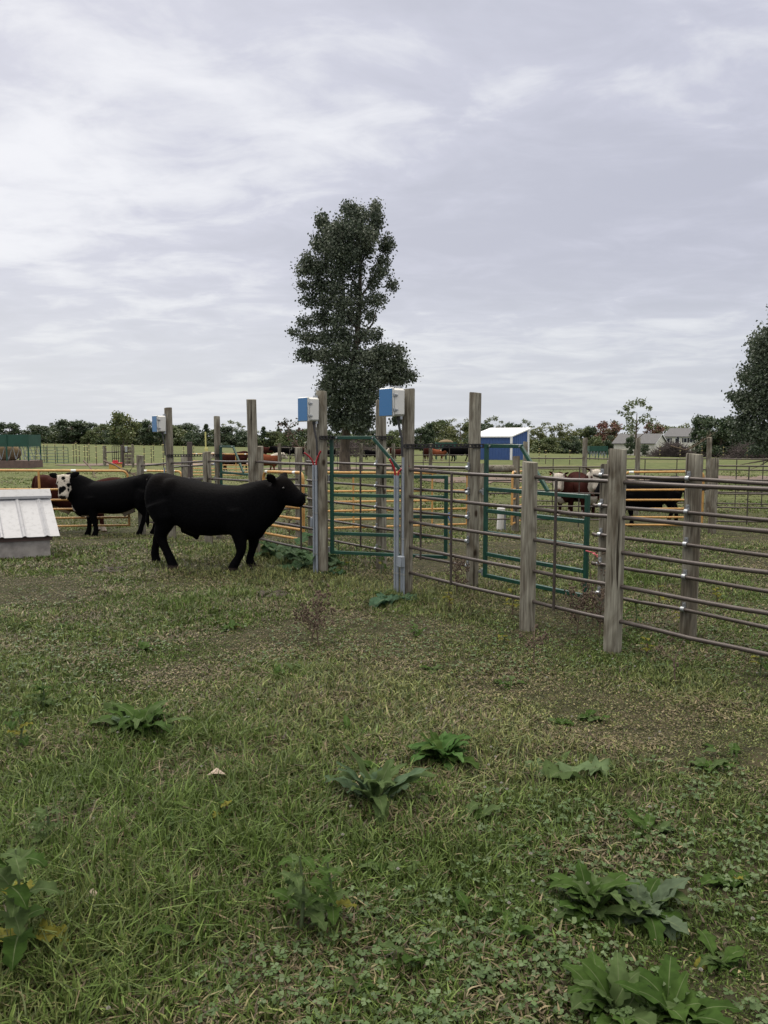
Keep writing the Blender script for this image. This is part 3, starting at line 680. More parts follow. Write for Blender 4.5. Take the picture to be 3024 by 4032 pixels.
def bovine(spec):
    """one continuous body skinned from lofts; returns a mesh in local metres (x forward, ground at 0)"""
    m = MB(); lo = spec.get('lo', .016)
    rings = []
    for x, t, b, w in BODY:
        zt, zb = zz_(t), zz_(b); zb = max(zb, zz_(1090)) if spec.get('thin') and zb < zz_(1090) else zb
        rings.append(((x, 0, (zt + zb) / 2), (0, w, 0), (0, 0, (zt - zb) / 2), 2.35))
    m.loft(rings, 26)
    # head frame
    hp = Vector(spec['head']); hd = Vector(spec['dir']).normalized(); up = Vector(spec.get('up', (0, 0, 1))); up = (up - hd * up.dot(hd)).normalized(); side = up.cross(hd)
    hs = spec.get('hs', 1.08)
    # neck: from inside the shoulder to the poll
    n0 = Vector((.42, 0, .72)); n3 = hp + hd * .06 - up * .02; n1 = Vector((.70, 0, .90)) * .5 + n3 * .5 if 'neck' not in spec else Vector(spec['neck'])
    nr = []; K = 9
    for i in range(K):
        t = i / (K - 1); c = n0 * (1 - t) ** 2 + n1 * 2 * t * (1 - t) + n3 * t * t; d = ((n1 - n0) * (1 - t) + (n3 - n1) * t).normalized()
        sd_ = Vector((-d.y, d.x, 0)).normalized() if Vector((d.x, d.y)).length > .15 else Vector((0, 1, 0)); u2 = d.cross(sd_); hh = .33 * (1 - t) + .165 * hs * t + spec.get('deep', .08) * t * (1 - t); ww = .255 * (1 - t) + .122 * hs * t
        nr.append((c, sd_ * ww, u2 * hh, 2.1))
    m.loft(nr, 20)
    m.loft([(hp + hd * s * hs * spec.get('hlen', 1) + up * o, side * w * hs, up * h * hs, 2.3) for s, h, w, o in HEAD], 20)
    Mh = Matrix((side, hd, up)).transposed()
    m.ball(hp + hd * .06 + up * .13, (.075, .05, .055), 10, 8, M=Mh)                     # poll
    for s in (-1, 1):
        m.ball(hp + hd * .155 + up * .085 + side * (.098 * s), (.03, .04, .03), 8, 6, M=Mh)      # brow
        e0 = hp + hd * .03 + up * .075 + side * (.10 * s); ed = (side * s + up * spec.get('ear', .1) - hd * .35).normalized(); eu = spec.get('earn', hd) ; eu = (Vector(eu) - ed * Vector(eu).dot(ed)).normalized(); ew = ed.cross(eu)
        m.loft([(e0 + ed * t, ew * w, eu * .022, 2) for t, w in ((-.02, .022), (.03, .044), (.08, .068), (.14, .062), (.185, .036), (.21, .012))], 12)
    for L in spec.get('legs') or [stag(REAR(1), .13), stag(REAR(-1), -.12), stag(FRONT(1), -.09), stag(FRONT(-1), .08)]: m.tube([p[:3] for p in L], [p[3] * (1.10 if p[2] < .5 else 1.05) for p in L], 14)
    for s in (-1, 1):
        m.ball((-.60, .13 * s, .90), (.19, .155, .30), 14, 10); m.ball((-.42, .15 * s, 1.0), (.14, .13, .16), 12, 8)      # thigh, hip
        m.ball((.40, .165 * s, .74), (.20, .13, .28), 14, 10)                                                              # shoulder
    m.ball((.62, 0, .64), (.19, .15, .27), 14, 10)                                                                           # brisket
    if spec.get('sheath', True):
        m.tube([(-.30, 0, .55), (-.18, 0, .455), (-.16, 0, .41), (-.155, 0, .355)], [.12, .075, .045, .018], 12)
    T = spec.get('tail') or [(-.74, 0, 1.17), (-.80, 0, 1.12), (-.835, 0, 1.0), (-.84, .01, .85), (-.85, .02, .72), (-.86, .02, .60), (-.85, .02, .48)]
    m.tube(T, [.05, .042, .032, .026, .024, .036, .012], 10)
    me = bpy.data.meshes.new('cattle'); me.from_pydata(m.v, [], m.f); me.update()
    o = bpy.data.objects.new('cattle_work', me); COL.objects.link(o)
    r = o.modifiers.new('r', 'REMESH'); r.mode = 'VOXEL'; r.voxel_size = lo
    s_ = o.modifiers.new('s', 'SMOOTH'); s_.factor = .6; s_.iterations = 18 if lo < .015 else 14 if lo < .02 else 4
    dg = bpy.context.evaluated_depsgraph_get(); me2 = bpy.data.meshes.new_from_object(o.evaluated_get(dg))
    bpy.data.objects.remove(o); bpy.data.meshes.remove(me)
    V = np.zeros(len(me2.vertices) * 3, np.float32); me2.vertices.foreach_get('co', V); V = V.reshape(-1, 3).astype(float)
    q = V - np.array(hp); hl = np.stack([q @ np.array(hd), q @ np.array(side), q @ np.array(up)], 1) / hs
    cols = spec['paint'](V, hl)
    a = me2.color_attributes.new('Col', 'FLOAT_COLOR', 'POINT'); a.data.foreach_set('color', np.hstack([cols, np.ones((len(V), 1))]).astype(np.float32).ravel())
    me2.polygons.foreach_set('use_smooth', np.ones(len(me2.polygons), bool)); me2.materials.clear(); me2.materials.append(M_FUR)
    spec['frame'] = (hp, hd, side, up)
    return me2
def lump(V, k, seed):
    r = np.random.default_rng(seed); o = np.zeros(len(V))
    for _ in range(5):
        d = r.normal(size=3); d /= np.linalg.norm(d); o += np.sin(V @ d * k * r.uniform(.6, 1.5) + r.uniform(0, 6))
    return o / 5
def put(mask, cols, c): cols[mask] = c
def ishead(hl): return (hl[:, 0] > -.03) & (np.hypot(hl[:, 1], hl[:, 2]) < .21) & (hl[:, 0] < .46)
def paint_black(V, hl):
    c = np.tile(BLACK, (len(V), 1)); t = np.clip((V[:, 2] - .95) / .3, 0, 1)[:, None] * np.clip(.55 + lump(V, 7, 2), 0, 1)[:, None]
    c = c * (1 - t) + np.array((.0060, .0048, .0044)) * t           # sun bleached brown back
    put((hl[:, 0] > .39) & ishead(hl), c, (.007, .0065, .0065)); put(V[:, 2] < .05, c, (.03, .024, .02)); return c
def paint_spotted(V, hl):
    c = np.tile(BLACK, (len(V), 1)); h = ishead(hl) & (hl[:, 0] > .0) & (np.abs(hl[:, 1]) < .112) & (hl[:, 2] > -.05)
    put(h, c, CREAM)
    for s, a, u, r in ((.10, .03, .16, .035), (.16, -.07, .1, .022), (.30, -.01, .1, .055), (.27, .035, .1, .04), (.20, .11, .07, .04), (.22, -.11, .05, .045), (.15, .055, .15, .018), (.34, -.03, .08, .03), (.27, .10, .02, .03)):
        put(h & (((hl[:, 0] - s) ** 2 + (hl[:, 1] - a) ** 2 + .5 * (hl[:, 2] - u) ** 2) < r * r), c, BLACK)
    put((hl[:, 0] > .395) & ishead(hl) & (np.abs(hl[:, 1]) < .06), c, (.02, .016, .016))
    bel = (V[:, 2] < .56 + .02 * lump(V, 12, 4)) & (np.abs(V[:, 1]) < .13) & (V[:, 0] > -.45) & (V[:, 0] < .62) & (V[:, 2] > .36); put(bel, c, (.36, .31, .27))
    put((V[:, 0] > .55) & (V[:, 2] < .62) & (V[:, 2] > .5) & (np.abs(V[:, 1]) < .12), c, (.45, .4, .35))
    put((V[:, 0] < -.82) & (V[:, 2] < .66), c, (.30, .27, .24)); return c
def paint_red(V, hl, base=REDC_):
    c = np.tile(base, (len(V), 1)) * (1 + .22 * lump(V, 9, 5))[:, None]
    h = ishead(hl) & (hl[:, 0] > .0) & (np.abs(hl[:, 1]) < .135); put(h, c, CREAM)
    put(h & (((hl[:, 0] - .165) ** 2 + (np.abs(hl[:, 1]) - .115) ** 2 + (hl[:, 2] - .05) ** 2) < .036 ** 2), c, (.14, .06, .045))
    put((hl[:, 0] > .40) & ishead(hl), c, (.30, .17, .14))
    put((V[:, 2] < .55 + .03 * lump(V, 10, 6)) & (np.abs(V[:, 1]) < .13) & (V[:, 2] > .36) & (V[:, 0] > -.5), c, (.42, .36, .30))
    put((V[:, 0] > .60) & (V[:, 2] < .60 + .08 * lump(V, 14, 8)) & (V[:, 2] > .42) & (np.abs(V[:, 1]) < .10), c, (.44, .40, .35))
    put((V[:, 2] < .13) & (V[:, 2] > .03), c, (.40, .35, .30)); return c
def paint_red2(V, hl): return paint_red(V, hl, RED2)
def paint_crest(V, hl):
    c = paint_red(V, hl, RED2); put((V[:, 0] > .35) & (V[:, 2] > 1.02), c, CREAM); return c
def beast(name, spec, loc, yaw, scale, label, cat, group=None, eyes=True, tagc=None):
    o = bpy.data.objects.new(name, bovine(spec)); COL.objects.link(o); o.location = loc; o.rotation_euler.z = R(yaw); o.scale = (scale,) * 3
    tag(o, label, cat, group); hp, hd, side, up = spec['frame']; hs = spec.get('hs', 1.08)
    if eyes:
        for s in (-1, 1):
            m = MB(); m.ball(hp + hd * .165 * hs * spec.get('hlen', 1) + up * .06 * hs + side * (.113 * s * hs), (.019, .017, .017), 10, 8); m.build('eye', M_EYE, o, True)
        for s in (-1, 1):
            m = MB(); m.ball(hp + hd * .408 * hs * spec.get('hlen', 1) + up * .018 + side * (.042 * s), (.014, .012, .014), 8, 6); m.build('nostril', M_BLACK, o, True)
    if tagc:
        s, cm = tagc; m = MB(); e = hp + hd * .0 + up * .06 + side * (.23 * s); m.box(e - up * .05, (.012, .05, .07), (hd, side, up), .003); m.build('ear_tag', cm, o)
    return o
M_EYE = mat('wet_eye', (.008, .006, .006), .08)
# the big black bull, mid stride
bull = dict(lo=.0135, hs=1.13, hlen=.93, paint=paint_black, head=(bx_(890), 0, zz_(300)), dir=(.88, -.05, -.43), ear=.5, earn=(.2, -1, .1), neck=(.72, 0, .80), deep=.2,
    legs=[[(-.62, .16, .84, .17), (-.64, .17, .68, .14), (-.70, .17, .56, .09), (-.76, .165, .47, .068), (-.80, .165, .38, .052), (-.835, .16, .22, .047), (-.845, .16, .13, .052), (-.83, .16, .07, .052), (-.81, .16, -.01, .066)],
          [(-.56, -.16, .84, .18), (-.50, -.17, .66, .155), (-.52, -.165, .55, .11), (-.57, -.16, .46, .085), (-.565, -.16, .38, .062), (-.505, -.155, .24, .05), (-.455, -.15, .14, .055), (-.43, -.15, .075, .055), (-.405, -.15, -.01, .07)],
          [(.50, .16, .78, .15), (.53, .17, .58, .115), (.545, .165, .44, .076), (.555, .16, .33, .064), (.54, .155, .26, .05), (.505, .155, .15, .045), (.495, .155, .09, .053), (.515, .155, .05, .054), (.54, .155, -.01, .068)],
          [(.46, -.16, .78, .15), (.48, -.17, .58, .12), (.505, -.165, .42, .08), (.52, -.16, .32, .066), (.515, -.16, .25, .054), (.475, -.16, .165, .046), (.44, -.16, .115, .054), (.415, -.16, .075, .054), (.385, -.16, -.01, .064)]])
b0 = gnd(822, 2238)
beast('bull', bull, b0, -13, 1.0, 'big solid black bull walking right in side view, in front of the pipe fence', 'bull', 'cattle in the pens')
# spotted face, turned to look at us
spot = dict(lo=.016, paint=paint_spotted, head=(.88, .14, 1.17), dir=(.06, .46, -.87), up=(.2, .83, .5), ear=-.05, earn=(.2, .9, .2), neck=(.80, .0, 1.0))
b1 = gp(448, 14.6)
beast('bull', spot, b1, 193, .97, 'black bull with a black spotted white face, looking towards us past the red one', 'bull', 'cattle in the pens')
redl = dict(lo=.018, paint=paint_red, head=(1.0, -.25, .98), dir=(.6, -.6, -.5), neck=(.8, -.1, .95))
beast('bull', redl, gp(290, 15.7), 12, .97, 'dark red bull half hidden behind the spotted face bull and the white lid', 'bull', 'cattle in the pens', eyes=False)
# right pen
r1 = dict(lo=.018, hs=1.22, paint=paint_red, head=(.86, .05, 1.22), dir=(.42, .30, -.80), up=(.7, .6, .3), ear=.25, neck=(.76, 0, 1.06))
beast('steer', r1, gp(2272, 19.5), 218, .86, 'red steer with a white face and red ear tag behind the brown rails', 'steer', 'cattle in the pens', tagc=(-1, M_RED))
r2 = dict(lo=.018, hs=1.3, paint=paint_red, head=(.84, .0, 1.30), dir=(.34, .0, -.85), up=(.9, 0, .35), ear=.12, neck=(.78, 0, 1.08))
beast('steer', r2, gp(2303, 19.2), 275, .9, 'red steer with a broad white face seen head on, right beside the short post', 'steer', 'cattle in the pens')
k1 = dict(lo=.018, paint=paint_black, head=(.93, .08, 1.05), dir=(.62, .35, -.60), neck=(.78, 0, 1.0), ear=.5)
beast('cow', k1, gp(2556, 17.1), 172, .93, 'black cow standing behind the yellow tube gate, its head hidden by the nearest post', 'cow', 'cattle in the pens')
# the herd far off: three bodies, copied
far_r = dict(lo=.035, paint=paint_red2, head=(.98, 0, 1.05), dir=(.7, .3, -.6)); far_k = dict(lo=.035, paint=paint_black, head=(.98, 0, 1.05), dir=(.7, 0, -.65)); far_g = dict(lo=.035, paint=paint_black, head=(1.05, .0, .62), dir=(.3, 0, -.95), neck=(1.0, 0, .85)); far_c = dict(lo=.035, paint=paint_crest, head=(.98, 0, 1.08), dir=(.75, 0, -.5))
GH = 'cattle grazing far off'
fr_ = beast('cow', dict(far_r, paint=paint_red), gp(916, 44.5), 185, 1.03, 'red cow with a white face behind the distant yellow gate', 'cow', GH, eyes=False)
fc_ = beast('cow', far_c, gp(1040, 43.5), 20, .98, 'light red cow with a white crest just right of the tall post', 'cow', GH, eyes=False)
fk_ = beast('cow', far_k, gp(1113, 78), 170, 1.12, 'black cow standing behind the corner of the distant four rail fence', 'cow', GH, eyes=False)
fg_ = beast('cow', far_g, gp(1146, 80), 10, 1.1, 'black cow grazing behind the distant four rail fence, beside a red one', 'cow', GH, eyes=False)
copy_thing(fr_, gp(1062, 84), R(190), 1.05, 'dark red cow at the back, above the back of the light red cow')
copy_thing(fr_, gp(1180, 84), R(5), 1.05, 'dark red cow far off, left of the farther blue box post')
copy_thing(fk_, gp(1462, 76), R(12), .82, 'small black calf seen between the open green gate and its trunk')
copy_thing(fr_, gp(1575, 73), R(176), 1.0, 'red cow with a pale face just left of the nearest blue box post')
copy_thing(fr_, gp(1681, 72), R(80), 1.0, 'red cow seen from behind, right of the nearest blue box post')
copy_thing(fc_, gp(1722, 74), R(-12), .95, 'red cow with a white face turned right, in front of the green hay feeder')
copy_thing(fk_, gp(1810, 71), R(180), 1.25, 'large black cow standing left of the tall post with the closed green gate')
copy_thing(fg_, gp(1290, 70), R(200), .9, 'black calf half hidden by the post of the open green gate')

# ------------------------------------------------------------------ far farm things
def prism(m, base, top):
    n = len(base); v = list(base) + list(top); f = [tuple(range(n - 1, -1, -1)), tuple(range(n, 2 * n))] + [(i, (i + 1) % n, (i + 1) % n + n, i + n) for i in range(n)]
    return m.add(v, f)
def hay_feeder(u, Y, w, h, label, hay=True, tray=True):
    o = gp(u, Y); b = empty('hay_feeder', o, 0, label, 'hay feeder', 'green hay feeders'); d = w * .6; k = h * .36
    m = MB()
    for sx, sy, lx, ly in ((0, -1, w, .04), (0, 1, w, .04), (-1, 0, .04, d), (1, 0, .04, d)):
        m.box((sx * (w / 2 - .02), sy * (d / 2 - .02), h - k / 2), (lx if sx == 0 else .04, ly - .082 if sx else .04, k))
    m.build('hopper', M_FEED, b)
    for i in (-1, 0, 1):
        for j in (-1, 1): MB().box((i * (w / 2 - .05), j * (d / 2 + .025), h / 2 + .02), (.09, .045, h)).build('upright', M_FEED, b)
    m = MB(); n = 6
    for j in (-1, 1):
        for i in range(n):
            x0 = -w / 2 + w * i / n + .06; m.tube([(x0, j * d * .44, h * .26), (x0 + w / n * .5, j * d * .40, h * .66)], .02, 5); m.tube([(x0 + w / n * .95, j * d * .44, h * .26), (x0 + w / n * .5, j * d * .40, h * .66)], .02, 5)
    m.build('hay_bar', M_COND, b)
    if tray:
        m = MB(); m.box((0, 0, h * .11), (w + .1, d + .2, h * .22)); m.build('trough', M_RUST, b)
    if hay:
        m = MB(); m.ball((-w * .12, 0, h * .45), (w * .30, d * .33, h * .27), 16, 10); o2 = m.build('hay', M_HAY, b, True)
    return b
hay_feeder(50, 52, 2.95, 2.2, 'large green hay feeder on a rusty trough, behind the left yellow gate')
hb2 = hay_feeder(1756, 78, 2.05, 1.75, 'green hay feeder heaped with hay, left of the tall post by the blue shed', tray=False)
m = MB(); m.ball((0, 0, 1.72), (.75, .5, .3), 14, 8); m.build('hay', M_HAY, hb2, True)
hay_feeder(2352, 82, 1.95, 1.45, 'small empty green hay feeder on the far grass at the right', hay=False, tray=False)
def bar_gate(a, b, h, nb, label, m_=None, r=.022):
    g = empty('tube_gate', a, 0, label, 'gate'); d = Vector(b) - a; L = d.length; d.normalize(); Zv = Vector((0, 0, 1)); m_ = m_ or M_FEED
    MB().tube([Zv * .12, Zv * (h - .08), d * .08 + Zv * h, d * (L - .08) + Zv * h, d * L + Zv * (h - .08), d * L + Zv * .12], r, 8).build('frame', m_, g, True)
    for i in range(nb): MB().tube([Zv * (.14 + (h - .14) * i / nb), d * L + Zv * (.14 + (h - .14) * i / nb)], r * .9, 6).build('rail', m_, g)
    for k in (.25, .5, .75): MB().box(d * (L * k) + Zv * (h / 2 + .06), (.04, .035, h - .12)).build('stay', m_, g)
bar_gate(gp(92, 58), gp(266, 58.5), 1.30, 5, 'dark green tube gate across the far field, right of the large feeder')
bar_gate(gp(440, 54), gp(472, 54.5), 1.45, 3, 'black tube gate by the red lidded water tank', M_DARKM)
tk = empty('water_tank', gp(451, 50), 0, 'round water tank with a red lid and a tan base, past the left yellow gate', 'water tank')
MB().tube([(0, 0, 0), (0, 0, .34)], .40, 20).build('base', M_YTANK, tk, True)
m = MB(); m.tube([(0, 0, .345), (0, 0, .40)], .44, 20); m.tube([(0, 0, .40), (0, 0, .56)], .17, 16); m.build('lid', M_RED, tk, True)
pnl = empty('board_panel', gp(506, 53), 0, 'grey board panel and posts with a meter box, right of the red lidded tank', 'panel')
for k, z in enumerate((.32, .55, .78, 1.05, 1.28)): MB().box((0, 0, z), (.75 if k > 2 else .55, .05, .2), None, .01).build('board', M_BOARD, pnl)
post(pnl, (.30, -.12, 0), 1.55, .085, (0, 0), M_POST); post(pnl, (-.42, -.1, 0), 1.5, .09, (0, 0), M_BRUSH)
MB().box((-.14, -.10, 1.22), (.16, .12, .38), None, .01).build('meter_box', M_GALV, pnl)
hp_ = empty('corner_brace', gp(409, 55), 0, 'short grey corner post with a level rail, left of the black tube gate', 'fence brace')
post(hp_, (0, 0, 0), 1.45, .10); MB().tube([(.05, 0, .98), (.95, 0, 1.0)], .055, 8).build('rail', M_POST, hp_, True)
# thin steel posts with yellow insulators
def tposts():
    spots = [(287, 62, 1.6), (298, 60, 1.75), (310, 64, 1.5), (331, 62, 1.45), (342, 60, 1.5), (349, 68, 1.6), (377, 57, 1.5), (404, 70, 1.5), (416, 60, 1.4), (142, 64, 1.5), (156, 63, 1.5), (171, 63, 1.6), (184, 62, 1.6), (215, 60, 1.6), (248, 60, 1.6), (566, 50, 1.55), (594, 62, 1.3), (603, 66, 1.5), (641, 52, 1.7), (722, 70, 1.4), (762, 75, 1.4), (2124, 70, 1.3), (2600, 90, 1.6), (2680, 92, 1.6), (2765, 92, 1.7), (2850, 90, 1.6), (2945, 91, 1.6), (2150, 62, 1.2), (2245, 60, 1.2)]
    near = [(641, 'thin steel post beside the farthest blue box post')]
    for i, (u, Y, h) in enumerate(spots):
        o = empty('wire_post', gp(u, Y), 0, 'thin rusty steel post of the wire fence in the left field' if u < 800 else 'thin steel post of the wire fence in the right hand field', 'fence post', 'wire fence posts in the left field' if u < 800 else 'wire fence posts in the right field')
        MB().box((0, 0, h / 2 - .1), (.045, .045, h + .2)).build('stake', M_TPOST, o)
        for k in (.35, .62, .9): 
            m = MB(); m.tube([(-.08, -.03, h * k), (.08, -.03, h * k)], .02, 6); m.build('insulator', M_INS, o)
tposts()
ym = empty('marker_post', gp(812, 36), 0, 'pale yellow marker post standing behind the thin tall post', 'post')
MB().tube([(0, 0, 0), (0, 0, 1.35)], .09, 10).build('post', M_POST, ym, True); MB().box((0, 0, 1.42), (.15, .15, .2), None, .02).build('cap', M_INS, ym); MB().tube([(-.03, 0, 1.5), (-.03, 0, 2.25)], .035, 8).build('rod', M_INS, ym, True)
bp = empty('short_post', gp(746, 34), 0, 'dark stained square post left of the distant yellow gate', 'post'); MB().box((0, 0, .85), (.2, .2, 1.9), None, .02).build('post', M_BRUSH, bp)

# blue shed
def shed():
    Y0 = 78.; c0 = gp(2013, Y0); b = empty('shed', c0, 0, 'blue metal sided shed with a white single slope roof, behind the pens', 'shed')
    c0z = c0.z; A = Vector((0, 0, 0)); Bv = Vector((-3.75, 1.6, 0)); Cv = Vector((2.05, 1.9, 0)); D = Bv + Cv; Zv = Vector((0, 0, 1)); zl, zh = 2.3, 3.05
    def wall(p, q, za, zb, name):
        e = (q - p); L = e.length; e.normalize(); n = Vector((e.y, -e.x, 0)); m = MB(); st = .3; N = max(1, int(L / st)); v = []; prof = []
        for i in range(N):
            t0 = L * i / N; dt = L / N
            prof += [(t0, 0), (t0 + dt * .7, 0), (t0 + dt * .78, .045), (t0 + dt * .92, .045)]
        prof.append((L, 0))
        for t, o in prof:
            z = za + (zb - za) * t / L; q0 = p + e * t + n * o; v += [q0 - Zv * .1, q0 + Zv * z]
        m.add(v, [(2 * i, 2 * i + 2, 2 * i + 3, 2 * i + 1) for i in range(len(prof) - 1)]); m.build('wall', M_SHEDB, b)
    wall(Bv, A, zl, zl, 'l'); wall(A, Cv, zl, zh, 'r'); wall(Cv, D, zh, zh, 'k'); wall(D, Bv, zh, zl, 's')
    ov = .16
    f0 = (A - Cv).normalized() * ov * 1.2; s0 = (A - Bv).normalized() * ov
    sl = (zh - zl) / Cv.length
    corners = [Bv + f0 - s0 + Zv * (zl + .02 - sl * ov), A + f0 + s0 + Zv * (zl + .02 - sl * ov), Cv - f0 * 1.6 + s0 + Zv * (zh + .02 + sl * ov * 2), D - f0 * 1.6 - s0 + Zv * (zh + .02 + sl * ov * 2)]
    m = MB(); prism(m, corners, [c + Zv * .12 for c in corners]); m.build('roof', M_SHEDW, b)
    for p, h in ((A, zl), (Cv, zh), (Bv, zl)):
        MB().box(p + Vector((0, -.05, h / 2)), (.22, .2, h)).build('corner_trim', M_SHEDW, b)
shed()
def gable_house(name, o, e, d, w, L, eave, ridge, label, wins):
    """e: along the ridge, d: depth direction; w depth, L length"""
    b = empty(name, o, 0, label, 'house' if 'house' in name else 'garage'); Zv = Vector((0, 0, 1)); e = Vector(e).normalized(); d = Vector(d).normalized()
    m = MB(); P = [Vector((0, 0, -1.5)), e * L - Zv * 1.5, e * L + d * w - Zv * 1.5, d * w - Zv * 1.5]
    T = [Zv * eave, e * L + Zv * eave, e * L + d * w + Zv * eave, d * w + Zv * eave]; r0 = d * w / 2 + Zv * ridge; r1 = e * L + r0
    m.add(P + T + [r0, r1], [(0, 1, 5, 4), (2, 3, 7, 6), (1, 2, 6, 9, 5), (3, 0, 4, 8, 7)]); m.build('wall', M_HOUSE, b)
    m = MB(); k = .45; sl = (ridge - eave) / (w / 2)
    for s, y in ((1, 0), (-1, w)):
        a0 = -e * k + d * (y - s * k) + Zv * (eave - sl * k + .05); a1 = e * (L + k) + d * (y - s * k) + Zv * (eave - sl * k + .05); q1 = e * (L + k) + d * (w / 2) + Zv * (ridge + .05); q0 = -e * k + d * (w / 2) + Zv * (ridge + .05)
        m.add([a0, a1, q1, q0] + [p + Zv * .18 for p in (a0, a1, q1, q0)], [(0, 3, 2, 1), (4, 5, 6, 7), (0, 1, 5, 4), (1, 2, 6, 5), (2, 3, 7, 6), (3, 0, 4, 7)])
    m.build('roof', M_SHING, b)
    m = MB()
    for s in (0,):
        a0 = e * (L + k + .01) - d * k + Zv * (eave - sl * k - .05); q = e * (L + k + .01) + d * w / 2 + Zv * (ridge - .05); a1 = e * (L + k + .01) + d * (w + k) + Zv * (eave - sl * k - .05)
        m.add([a0, q, a1, a1 + Zv * .28, q + Zv * .28, a0 + Zv * .28], [(0, 1, 4, 5), (1, 2, 3, 4)])
    m.build('fascia', M_SHEDW, b)
    for t, z, ww, hh, kind in wins:
        c = e * t - d * .03 + Zv * z
        f = MB().box(c, (ww + .2, .08, hh + .2), (e, d, Zv)).build('window', M_SHEDW, b); g = MB().box(c - d * .045, (ww, .02, hh), (e, d, Zv))
        if kind == 'arch': g.tube([c + Zv * (hh / 2) - d * .035, c + Zv * (hh / 2) - d * .055], ww / 2, 16)
        g.build('pane', M_GLASS, f)
        if kind == 'shut':
            for s in (-1, 1): MB().box(c + e * (s * (ww / 2 + .32)), (.4, .09, hh + .1), (e, d, Zv)).build('shutter', M_BLACK, f)
def HP(u, v, Y): return pix(u, v, Y)
o = HP(2416, 1786, 205); gable_house('garage', o, (1, -.12, 0), (.78, 1, 0), 9.5, 10.4, 2.7, 5.05, 'low white garage with a grey gable roof, behind the far field', [])
o = HP(2614, 1786, 228); gable_house('house', o, (1, -.1, 0), (.85, 1, 0), 10.5, 8.6, 5.0, 7.3, 'two storey white house with dark shutters and an arched window, behind the garage', [(1.2, 3.9, .8, 1.2, 'shut'), (3.7, 3.6, 1.1, 1.7, 'arch'), (6.0, 3.9, .8, 1.2, 'shut'), (7.7, 3.9, .8, 1.2, 'shut'), (1.2, 1.3, .8, 1.4, 'shut'), (6.0, 1.3, .8, 1.4, 'shut')])
# piles of dead branches
def brush(name, u, Y, w, h, n, label, seed=3):
    r = random.Random(seed); o = gp(u, Y); m = MB()
    for _ in range(n):
        x = r.gauss(0, .27) * w; t = max(0, 1 - (abs(x) / (w * .55)) ** 1.6); z = r.uniform(0, 1) ** 1.1 * h * t; y = r.uniform(-.5, .5) * w * .4
        a = r.uniform(0, 6.28); el = r.uniform(-.25, .9); L = r.uniform(.6, 2.1); d = Vector((math.cos(a) * math.cos(el), math.sin(a) * math.cos(el) * .6, math.sin(el)))
        p = Vector((x, y, max(.05, z))); q = p + d * L * .5; e = q + (d + Vector((r.uniform(-.5, .5), 0, r.uniform(-.2, .6)))).normalized() * L * .5
        m.tube([p, q, e], [r.uniform(.02, .07), .03, .008], 4, False)
    return tag(m.build(name, M_BRUSH, None, loc=o), label, 'brush pile')
brush('brush_pile', 2650, 150, 7.2, 2.5, 2000, 'big heap of dead dark branches in front of the white garage')
brush('brush_pile', 2960, 120, 8.0, 2.2, 700, 'low grey tangle of dead branches under the tree at the right edge', 5)
brush('brush_pile', 1380, 92, 9, 1.6, 420, 'low dark brush in the field behind the trunk of the tall tree', 9)
def deadlimb(name, pts, r0, label, n=14, seed=1):
    rr = random.Random(seed); m = MB(); P = [Vector(p) for p in pts]; m.tube(P, list(np.linspace(r0, r0 * .3, len(P))), 6)
    for _ in range(n):
        i = rr.randrange(1, len(P) - 1); t = rr.random(); a = P[i].lerp(P[i + 1], t); d = (P[i + 1] - P[i]).normalized() + Vector((rr.uniform(-.8, .8), rr.uniform(-.5, .5), rr.uniform(-.3, .8))); L = rr.uniform(.2, .6) * (P[-1] - P[0]).length * .35
        m.tube([a, a + d * L * .5, a + d * L + Vector((0, 0, -.1 * L))], [r0 * .4, r0 * .25, .004], 5, False)
    return tag(m.build(name, M_STEM, None, True), label, 'dead branch')
z_ = lambda u, v, Y: pix(u, v, Y)
deadlimb('dead_branch', [z_(410, 1815, 24), z_(455, 1832, 23.5), z_(490, 1855, 23), z_(525, 1868, 22.5), z_(560, 1888, 22)], .035, 'long dead branch lying on the grass behind the end of the left yellow gate')
deadlimb('dead_branch', [z_(330, 1815, 22), z_(352, 1836, 21.5), z_(368, 1858, 21), z_(378, 1885, 20.5)], .028, 'thin dead branch leaning behind the back of the spotted face bull', 8, 4)
deadlimb('dead_branch', [z_(2640, 1755, 120), z_(2700, 1772, 119), z_(2740, 1755, 119), z_(2800, 1712, 120)], .10, 'broken tree limb sprawled right of the big heap of branches', 30, 6)

